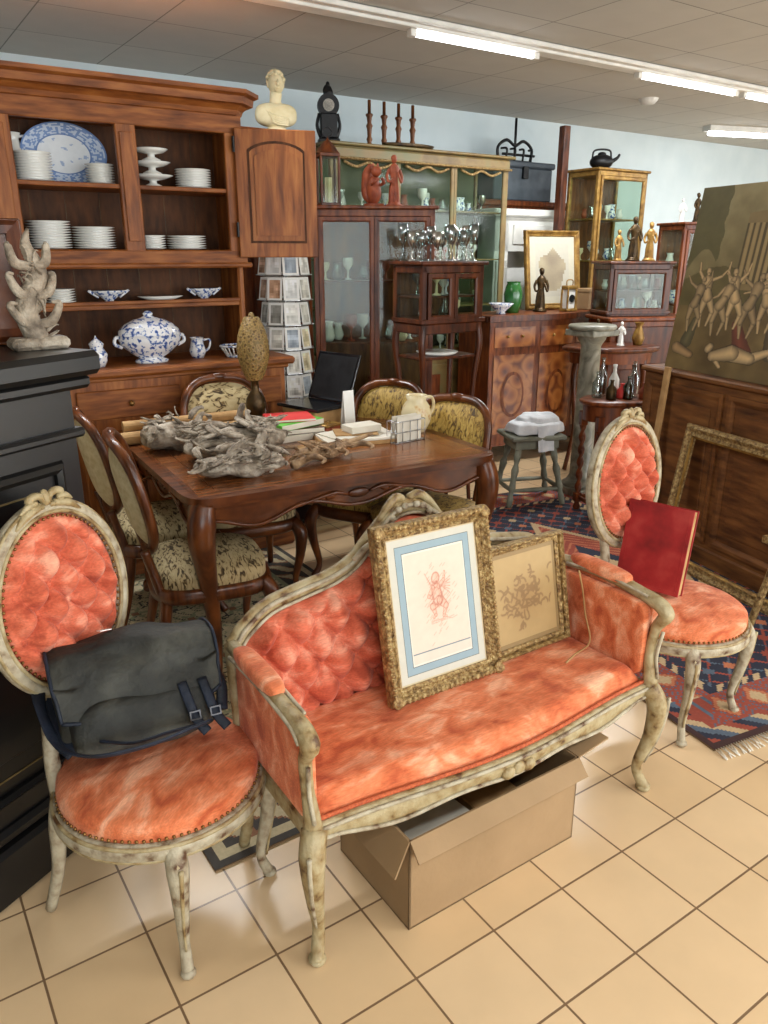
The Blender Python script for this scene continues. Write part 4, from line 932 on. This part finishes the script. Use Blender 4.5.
# ---------------------------------------------------------------- far sideboard etc
b=B('marquetry_sideboard',(1.25,6.45,0),RR)
def sbf(u,v,z0,z1,o=0):
    x=-.64+1.28*u; return (x,-.2-.06*cos(pi*x/.64)*.8-o,z0+(z1-z0)*v)
b.bx(-.64,.64,-.15,.22,.14,1.11,MW,.004)
b.surf(lambda u,v:sbf(u,v,.14,1.11),32,2,MW); b.surf(lambda u,v:(-.64+1.28*u,(-.15)*(1-v)+sbf(u,0,0,0)[1]*v,.14),32,1,MW)
b.surf(lambda u,v:(-.67+1.34*u,.24+(sbf(u,0,0,0,.03)[1]-.24)*v,1.16),32,1,MW); b.surf(lambda u,v:(-.67+1.34*u,sbf(u,0,0,0,.03)[1],1.115+.045*v),32,1,DW); b.bx(-.67,.67,-.15,.24,1.112,1.158,DW,.006)
for i in range(3):
    x0=.035+i*.32
    b.surf(lambda u,v:sbf(x0+.28*u,v,.92,1.07,.006),8,1,MQ); b.surf(lambda u,v:sbf(x0+.28*u,v,.24,.86,.006),8,1,MQ)
    b.surf(lambda u,v:sbf(x0+.14+.08*v*cos(2*pi*u),0,.55+.18*v*sin(2*pi*u),0,.012),24,3,MW,cu=True)
    b.surf(lambda u,v:sbf(x0+.14+.065*v*cos(2*pi*u),0,.55+.155*v*sin(2*pi*u),0,.016),24,3,MQ,cu=True)
    for dx in(.09,.19):
        p=sbf(x0+dx,0,1.0,1,.02); b.sell(p,(.012,.012,.012),GOLD,nu=8,nv=5)
for sx in(-.6,.6):
    for y in(-.14,.18): b.sweep([(sx,y,.15),(sx*1.02,y,.08),(sx,y,.012)],[.035,.025,.018],MW,8)
b.done()
def sbw(x,y,z=1.162): return (1.25+x*cos(RR)-y*sin(RR),6.45+x*sin(RR)+y*cos(RR),z)
def pastel(u,v):
    d=min(u,1-u,v,1-v)
    if d<.12: return (190,184,164)
    q=noise.noise(Vector((u*4,v*4,2))); return (150+40*q,136+40*q,112+30*q) if math.hypot(u-.5,v-.5)<.28+q*.1 else (182,176,160)
b,_=framed('gilt_mirror',sbw(.27,.10),RR-.15,rad(8),.46,.54,.045,pastel,30,36,GOLD,False); b.done()
figure('bronze_statuette',sbw(.0,-.02),0,.36,BRONZE)
b=B('green_vase',sbw(-.28,0),0); b.lathe((0,0,0),[(.001,0),(.05,0),(.065,.06),(.075,.14),(.06,.2),(.05,.22),(.055,.235)],mk('green_glaze',[(24,70,30),(50,110,50)],scale=9,rough=.2,coat=.3),20); b.done()
b=B('carriage_clock',sbw(.22,-.12),RR); b.bx(-.06,.06,-.045,.045,0,.02,GOLD); b.bx(-.055,.055,-.04,.04,.17,.2,GOLD,.006)
for a in(-1,1):
    for c in(-1,1): b.bx(a*.048-.007,a*.048+.007,c*.034-.007,c*.034+.007,.02,.17,GOLD)
b.bx(-.04,.04,-.03,.03,.02,.17,WHITE); b.sweep([(-.035,0,.2),(-.03,0,.24),(.03,0,.24),(.035,0,.2)],.005,GOLD,6)
b.cyl((0,0,0),.03,.004,BLKM,20,T=TR(0,-.033,.1,rx=pi/2)); b.done()
b=B('ceramic_bowl',sbw(-.45,-.05),0); b.lathe((0,0,0),[(.001,0),(.04,0),(.03,.015),(.07,.05),(.1,.08),(.094,.08),(.001,.03)],BW,20); b.done()
b=B('letter_box',sbw(.54,-.06),RR); b.bx(-.09,.09,-.07,.07,0,.14,CARD,.004); b.bx(-.095,.095,-.075,.075,.14,.17,CARD,.004); b.done()
b=B('white_mantelpiece',(.95,6.95,0),RR)
b.bx(-.1,.06,-.1,.12,0,1.9,WHITEP,.006); b.bx(.95,1.11,-.1,.12,0,1.9,WHITEP,.006); b.bx(-.1,1.11,-.1,.12,1.62,1.9,WHITEP,.006); b.bx(-.16,1.17,-.16,.14,1.9,1.96,WHITEP,.012)
b.bx(.1,.9,-.115,-.1,1.68,1.84,WHITEP,.01); b.bx(.06,.95,.06,.1,.0,1.62,WHITEP,0); b.bx(-.08,.04,-.115,-.1,.2,1.55,WHITEP,.008); b.bx(.97,1.09,-.115,-.1,.2,1.55,WHITEP,.008); b.done()
b=B('red_wardrobe',(1.24,7.61,0),RR); b.bx(-.65,.7,-.2,.2,0,2.0,MW,.006); b.bx(-.7,.75,-.22,.22,2.0,2.05,MW,.012)
for x in(-.6,.06): b.bx(x,x+.54,-.21,-.2,.15,1.9,MW,.01)
b.done()
b=B('slate_chest',(1.14,7.52,2.051),RR); b.bx(-.35,.35,-.17,.17,0,.27,SLATE,.01); b.bx(-.37,.37,-.19,.19,.27,.32,SLATE,.012); b.bx(-.03,.03,-.2,-.17,.18,.28,BLKM); b.done()
b=B('iron_fire_basket',(1.16,7.49,2.372),RR)
for x in(-.15,-.05,.05,.15): b.sweep([(x,-.05,.012),(x,-.06,.1),(x*1.1,0,.11)],.01,BLKM,6)
b.sweep([(-.2,0,.01),(.2,0,.01)],.014,BLKM,6,sub=1); b.sweep([(-.19,-.05,.06),(.19,-.05,.06)],.011,BLKM,6,sub=1)
b.sweep([(-.19,0,.01),(-.2,0,.12),(-.1,0,.18),(0,0,.14),(.1,0,.18),(.2,0,.12),(.19,0,.01)],.014,BLKM,6); b.sweep([(0,0,.01),(0,0,.36)],.012,BLKM,6,sub=1); b.done()
b=B('wooden_post',(1.49,7.005,0),RR); b.bx(-.035,.035,-.035,.035,0,2.6,DW,.006); b.bx(-.045,.045,-.045,.045,0,.1,DW,.006); b.done()
b=glazed('gilt_vitrine',(1.93,7.2,0),RR,.62,.34,2.28,GOLD,doors=1,shelves=5,zb=.2,fill=8,inner=WMID); b.done()
b=B('black_kettle',(1.84,7.12,2.281),0); b.sell((0,0,.06),(.10,.08,.06),BLKM); b.sell((0,0,.12),(.035,.035,.018),BLKM); b.sweep([(-.08,0,.09),(-.06,0,.15),(.06,0,.15),(.08,0,.09)],.008,BLKM,6); b.sweep([(.08,0,.06),(.13,0,.09),(.15,0,.12)],[.018,.013,.01],BLKM,6); b.cyl((0,0,0),.07,.01,BLKM); b.done()
b=B('mahogany_commode',(2.0,6.2,0),rad(10)); b.bx(-.33,.33,-.2,.2,.1,1.12,MW,.006); b.bx(-.36,.36,-.23,.22,1.12,1.15,MW,.008)
for i in range(3): b.bx(-.28,.28,-.215,-.2,.16+i*.32,.44+i*.32,DW,.008); b.sell((0,-.225,.3+i*.32),(.03,.012,.012),GOLD,nu=8,nv=5)
for sx in(-.3,.3):
    for y in(-.17,.17): b.bx(sx-.03,sx+.03,y-.03,y+.03,0,.1,MW)
b.done()
b=glazed('tabletop_vitrine',(1.91,6.2,1.151),rad(10),.50,.3,.40,DW,doors=1,shelves=1,zb=.03,fill=6,dens=.06); b.done()
figure('gilt_statuette',(1.78,6.18,1.552),.3,.24,GOLD); figure('bronze_bust_figurine',(1.90,6.2,1.552),0,.34,BRONZE); figure('gilt_statuette',(2.03,6.22,1.552),-.3,.3,GOLD)
b=glazed('corner_vitrine',(2.78,6.95,0),RR-.3,.8,.34,1.85,MW,doors=2,shelves=4,zb=.3,fill=12); b.done()
for i in range(5): figure(['porcelain_figurine','bronze_statuette','gilt_statuette'][i%3],(2.48+i*.14,6.86+i*.045,1.851),i*.4,.2+.05*(i%3),[WHITE,BRONZE,GOLD][i%3])
b=B('console_table',(1.66,5.72,0),rad(5))
b.lathe((0,0,.93),[(.001,0),(.34,0),(.36,.015),(.36,.03),(.34,.04),(.001,.04)],DW,36,sy=.58); b.lathe((0,0,.85),[(.30,0),(.31,.08)],MW,36,sy=.55)
for a in(.6,2.5,3.8,5.6):
    x,y=.27*cos(a),.14*sin(a); b.sweep([(x,y,.9),(x*1.08,y*1.08,.7),(x*.95,y*.95,.35),(x*1.15,y*1.15,.012)],[.028,.022,.015,.018],DW,8)
b.done()
figure('bronze_statuette',(1.55,5.72,.971),0,.2,BRONZE); figure('porcelain_figurine',(1.72,5.7,.971),0,.18,WHITE)
b=B('brass_vase',(1.86,5.75,.971),0); b.lathe((0,0,0),[(.001,0),(.03,0),(.045,.05),(.03,.1),(.02,.13),(.035,.16)],GOLD,16); b.done()
b=B('marble_pedestal',(1.38,5.22,0),RR)
b.bx(-.13,.13,-.13,.13,0,.06,MARB,.006); b.lathe((0,0,.06),[(.12,0),(.125,.02),(.1,.035),(.085,.06),(.075,.08),(.072,.5),(.066,.96),(.075,.98),(.09,1.0),(.1,1.03)],MARB,28); b.bx(-.125,.125,-.125,.125,1.09,1.13,MARB,.006); b.lathe((0,0,1.13),[(.001,.0),(.15,0),(.16,.015),(.15,.03),(.001,.03)],MARB,28); b.done()
b=B('side_table',(1.46,4.78,0),rad(15))
b.lathe((0,0,.72),[(.001,0),(.24,0),(.25,.012),(.25,.022),(.24,.03),(.001,.03)],MW,36,sy=.7); b.lathe((0,0,.62),[(.22,0),(.225,.1)],MW,36,sy=.66)
for sx in(-1,1):
    for sy in(-1,1):
        x,y=sx*.17,sy*.1
        def tws(u,v,x=x,y=y):
            a=2*pi*u; z=.09+.5*v; r=.017+.007*cos(2*a-v*38); return (x+r*cos(a),y+r*sin(a),z)
        b.surf(tws,12,50,MW,cu=True); b.bx(x-.022,x+.022,y-.022,y+.022,.57,.66,MW); b.bx(x-.022,x+.022,y-.022,y+.022,.06,.12,MW); b.lathe((x,y,0),[(.001,0),(.018,0),(.026,.025),(.015,.05),(.02,.06)],MW,12)
b.bx(-.17,.17,-.11,-.09,.08,.105,MW); b.bx(-.17,.17,.09,.11,.08,.105,MW); b.bx(-.18,-.16,-.1,.1,.08,.105,MW); b.bx(.16,.18,-.1,.1,.08,.105,MW); b.done()
b=B('bottle_group',(1.46,4.78,.751),0)
for i,(x,y,h,m) in enumerate(((-.13,.02,.16,GLC),(-.06,-.05,.12,BRONZE),(-.02,.05,.2,WHITE),(.05,-.03,.14,GLG),(.1,.04,.22,GLC),(.15,-.03,.1,TERRA),(-.09,.07,.24,GLC),(.02,.0,.09,REDL))):
    b.lathe((x,y,0),[(.001,0),(.03,0),(.032,.01),(.032,h*.55),(.012,h*.75),(.01,h*.9),(.014,h),(.001,h)],m,14)
b.done()
b=B('painted_stool',(.98,5.02,0),rad(12))
b.bx(-.19,.19,-.15,.15,.45,.48,GREYP,.008); b.bx(-.15,.15,-.115,.115,.39,.45,GREYP,.004)
for sx in(-1,1):
    for sy in(-1,1):
        P=[(sx*(.19-.075*k),sy*(.145-.06*k),.012+.4*k) for k in (0,.12,.22,.32,.45,.6,.7,.82,1)]
        b.sweep(P,[.016,.022,.014,.024,.018,.026,.015,.024,.022],GREYP,10,sub=3)
for sy in(-1,1): b.sweep([(-.17,sy*.13,.12),(0,sy*.13,.12),(.17,sy*.13,.12)],[.011,.016,.011],GREYP,8)
for sx in(-1,1): b.sweep([(sx*.17,-.13,.12),(sx*.17,0,.12),(sx*.17,.13,.12)],[.011,.016,.011],GREYP,8)
b.done()
b=B('folded_cloth',(1.0,5.02,.481),rad(20))
b.sell((0,0,.04),(.17,.12,.038),CLOTH,.35,.4,nu=40,nv=18,nz=.03,ns=14)
b.sell((.02,.01,.085),(.13,.09,.03),CLOTH,.45,.5,nu=40,nv=18,nz=.03,ns=18)
b.surf(lambda u,v:(-.05+.12*u,-.125-.02*v-.01*sin(6*u),.06-.16*v),10,8,CLOTH); b.done()
# ---------------------------------------------------------------- right dresser, painting, frame
DA=math.atan2(-.934,.357); DO=(1.50,4.45,0)
def dw(x,y,z=0): return (DO[0]+x*cos(DA)-y*sin(DA),DO[1]+x*sin(DA)+y*cos(DA),z)
b=B('wooden_dresser',DO,DA)
b.bx(0,1.9,0,.5,.06,.97,BRW,.005); b.bx(-.02,1.92,-.02,.5,.97,1.0,BRW,.008); b.bx(-.01,1.91,-.01,.5,0,.1,BRW,.008)
for x0 in(.06,.68,1.3):
    b.pframe(.50,.72,[(0,0),(0,.004),(.02,.014),(.04,.014),(.04,0)],BRW,T=TR(x0+.27,0,.53)); b.bx(x0+.06,x0+.48,-.006,0,.22,.84,BRW,.01)
b.done()
def nude(x,y,s,lean,ar,al,tone=1):
    c=tuple(k*tone for k in(186,156,110)); L=[]
    def lb(a,b2,r0,r1):
        L.append((x+a[0]*s,y+a[1]*s,x+b2[0]*s,y+b2[1]*s,r0*s,r1*s,c))
    lb((0,.0),(lean*.5,.10),.075,.055); lb((lean*.5,.10),(lean,.24),.058,.078); lb((lean,.27),(lean*1.2,.33),.026,.022); lb((lean*1.3,.37),(lean*1.35,.39),.040,.034)
    lb((-.03,-.03),(-.06,-.22),.058,.034); lb((-.06,-.22),(-.03,-.42),.034,.015); lb((.04,-.03),(.12,-.2),.058,.034); lb((.12,-.2),(.07,-.40),.034,.015)
    for sg,a in((1,ar),(-1,al)):
        e=(lean+sg*.07+.14*cos(a),.25+.14*sin(a)); lb((lean+sg*.07,.25),e,.028,.02); lb(e,(e[0]+.13*cos(a+.5*sg),e[1]+.13*sin(a+.5*sg)),.02,.012)
    return L
figs=[]
for a in((.10,.37,.36,.06,1.1,2.6,.82),(.17,.41,.38,-.05,.4,2.2,1),(.25,.37,.38,.10,2.0,4.1,.9),(.33,.41,.38,-.06,.9,2.0,1.02),(.41,.38,.40,.07,.3,2.5,.85),(.50,.40,.36,-.06,1.2,3.9,1.0),(.60,.37,.36,.05,1,2.4,.85),(.70,.39,.38,.05,1,2.4,.8)): figs+=nude(*a)
c1=(190,160,114)
figs+=[(.28,.10,.38,.13,.028,.042,c1),(.38,.13,.48,.115,.042,.03,c1),(.48,.115,.57,.16,.028,.018,c1),(.57,.16,.60,.11,.016,.01,c1),(.245,.135,.255,.15,.021,.019,c1),(.28,.10,.33,.05,.016,.01,c1),(.62,.1,.72,.13,.03,.04,(156,124,84)),(.05,.12,.14,.09,.03,.02,(156,124,84))]
drap=[(.37,.28,.43,.14,.025,.05,(126,68,46)),(.13,.28,.10,.16,.02,.035,(104,94,62)),(.55,.30,.58,.15,.02,.04,(104,88,60))]
def myth(u,v):
    q=noise.noise(Vector((u*5,v*5,0)))*.6+noise.noise(Vector((u*14,v*14,3)))*.4
    base=mixc((84,66,36),(128,106,64),max(0,min(1,.5+q)))
    if v>.5: base=mixc((118,104,66),(158,144,102),max(0,min(1,(v-.5)*2+q*.9)))
    if v<.5+.08*sin(u*7) and v>.36: base=mixc((80,70,38),(112,98,56),max(0,min(1,.5+q)))
    if .30<u<.68 and .46<v<.86-.1*max(0,u-.55)*4+.03*q:
        k=(u*32)%1; base=mixc((168,144,96),(120,98,60),abs(k-.3)*1.3) if k<.62 else (88,74,44)
        if v>.80 or v<.49: base=mixc((150,128,84),(116,96,58),.5+q)
    if u<.17+.05*q and v>.55+.12*sin(u*16): base=mixc(base,(86,80,44),.75)
    for f in drap:
        d,_=seg2(u,v,f)
        if d<1+.2*q: base=tuple(c*(1-.3*d) for c in f[6])
    for f in figs:
        d,sx_=seg2(u,v,f)
        if d<1.0:
            t=1.08-.38*d*d-(.18 if sx_>0 else 0)*d+.15*q
            return tuple(c*t for c in f[6])
        if d<1.15: base=tuple(c*.78 for c in base)
    return base
b=B('oil_painting',dw(.70,.06,1.001),DA); T=TR(rx=rad(-8))@TR(0,0,.47)
b.bx(-.6,.6,-.012,.012,-.47,.47,BRW,.002,T=T); b.cgrid(1.2,.94,280,220,myth,VCP,T=T@TR(0,-.0135,0)); b.done()
b=B('gilt_picture_frame',dw(.98,-.15,.0),DA); T=TR(rx=rad(-9))@TR(0,0,.38)
b.pframe(.95,.62,[(0,0),(0,.012),(.012,.02),(.03,.014),(.05,.026),(.066,.02),(.07,0)],GILT,T=T)
b.pframe(.95,.62,[(0,.012),(0,.016),(.01,.022),(.012,.012)],GOLD,T=T); b.done()
b=B('wooden_slat',dw(.22,-.10,.0),DA); b.bx(-.02,.02,-.01,.01,0,1.02,PAPERB,.003,T=TR(rx=rad(-4))); b.done()
b=B('gilt_easel',dw(1.55,-.42,0),DA)
for s in(-1,1): b.sweep([(s*.2,0,.012),(s*.12,.04,.5),(s*.03,.08,1.0)],.016,GILT,8)
b.sweep([(0,.3,.012),(0,.2,.5),(0,.09,1.0)],.014,GILT,8); b.bx(-.2,.2,-.0,.03,.45,.48,GILT); b.done()
# ---------------------------------------------------------------- lights
def area(x,y,z,sx,sy,power,rot,col,name):
    l=bpy.data.lights.new(name,'AREA'); l.shape='RECTANGLE'; l.size=sx; l.size_y=sy; l.energy=power; l.color=col
    o=bpy.data.objects.new(name,l); bpy.context.scene.collection.objects.link(o); o.location=rw(x,y,z); o.rotation_euler=rot; return o
for i,x in enumerate((-1.8,1.8,5.4,9.0)):
    area(x,-9.35,1.45,3.1,2.0,(100,112,165,185)[i],(pi/2,0,RR),(.95,.98,1),'window_daylight')
for x in(0,3.5,6.5):
    area(x,-2.0,CH-.1,1.4,.1,54,(0,0,RR),(.95,.985,1),'tube_light')
for x in(-.4,2.1,4.6,6.6):
    area(x,-6.6,CH-.1,1.2,.1,30,(0,0,RR),(.95,.985,1),'tube_light')
w=bpy.data.worlds.new('World'); bpy.context.scene.world=w; w.use_nodes=True
w.node_tree.nodes['Background'].inputs[0].default_value=(.8,.88,1,1); w.node_tree.nodes['Background'].inputs[1].default_value=1.0
# ---------------------------------------------------------------- camera
cd=bpy.data.cameras.new('camera'); cam=bpy.data.objects.new('camera',cd); bpy.context.scene.collection.objects.link(cam)
cam.location=(0,0,1.6); cam.rotation_euler=(rad(90-18.5),0,0)
cd.sensor_fit='VERTICAL'; cd.sensor_height=36; cd.lens=770/1024*36; cd.clip_start=.05
bpy.context.scene.camera=cam
bpy.context.scene.view_settings.view_transform='Standard'
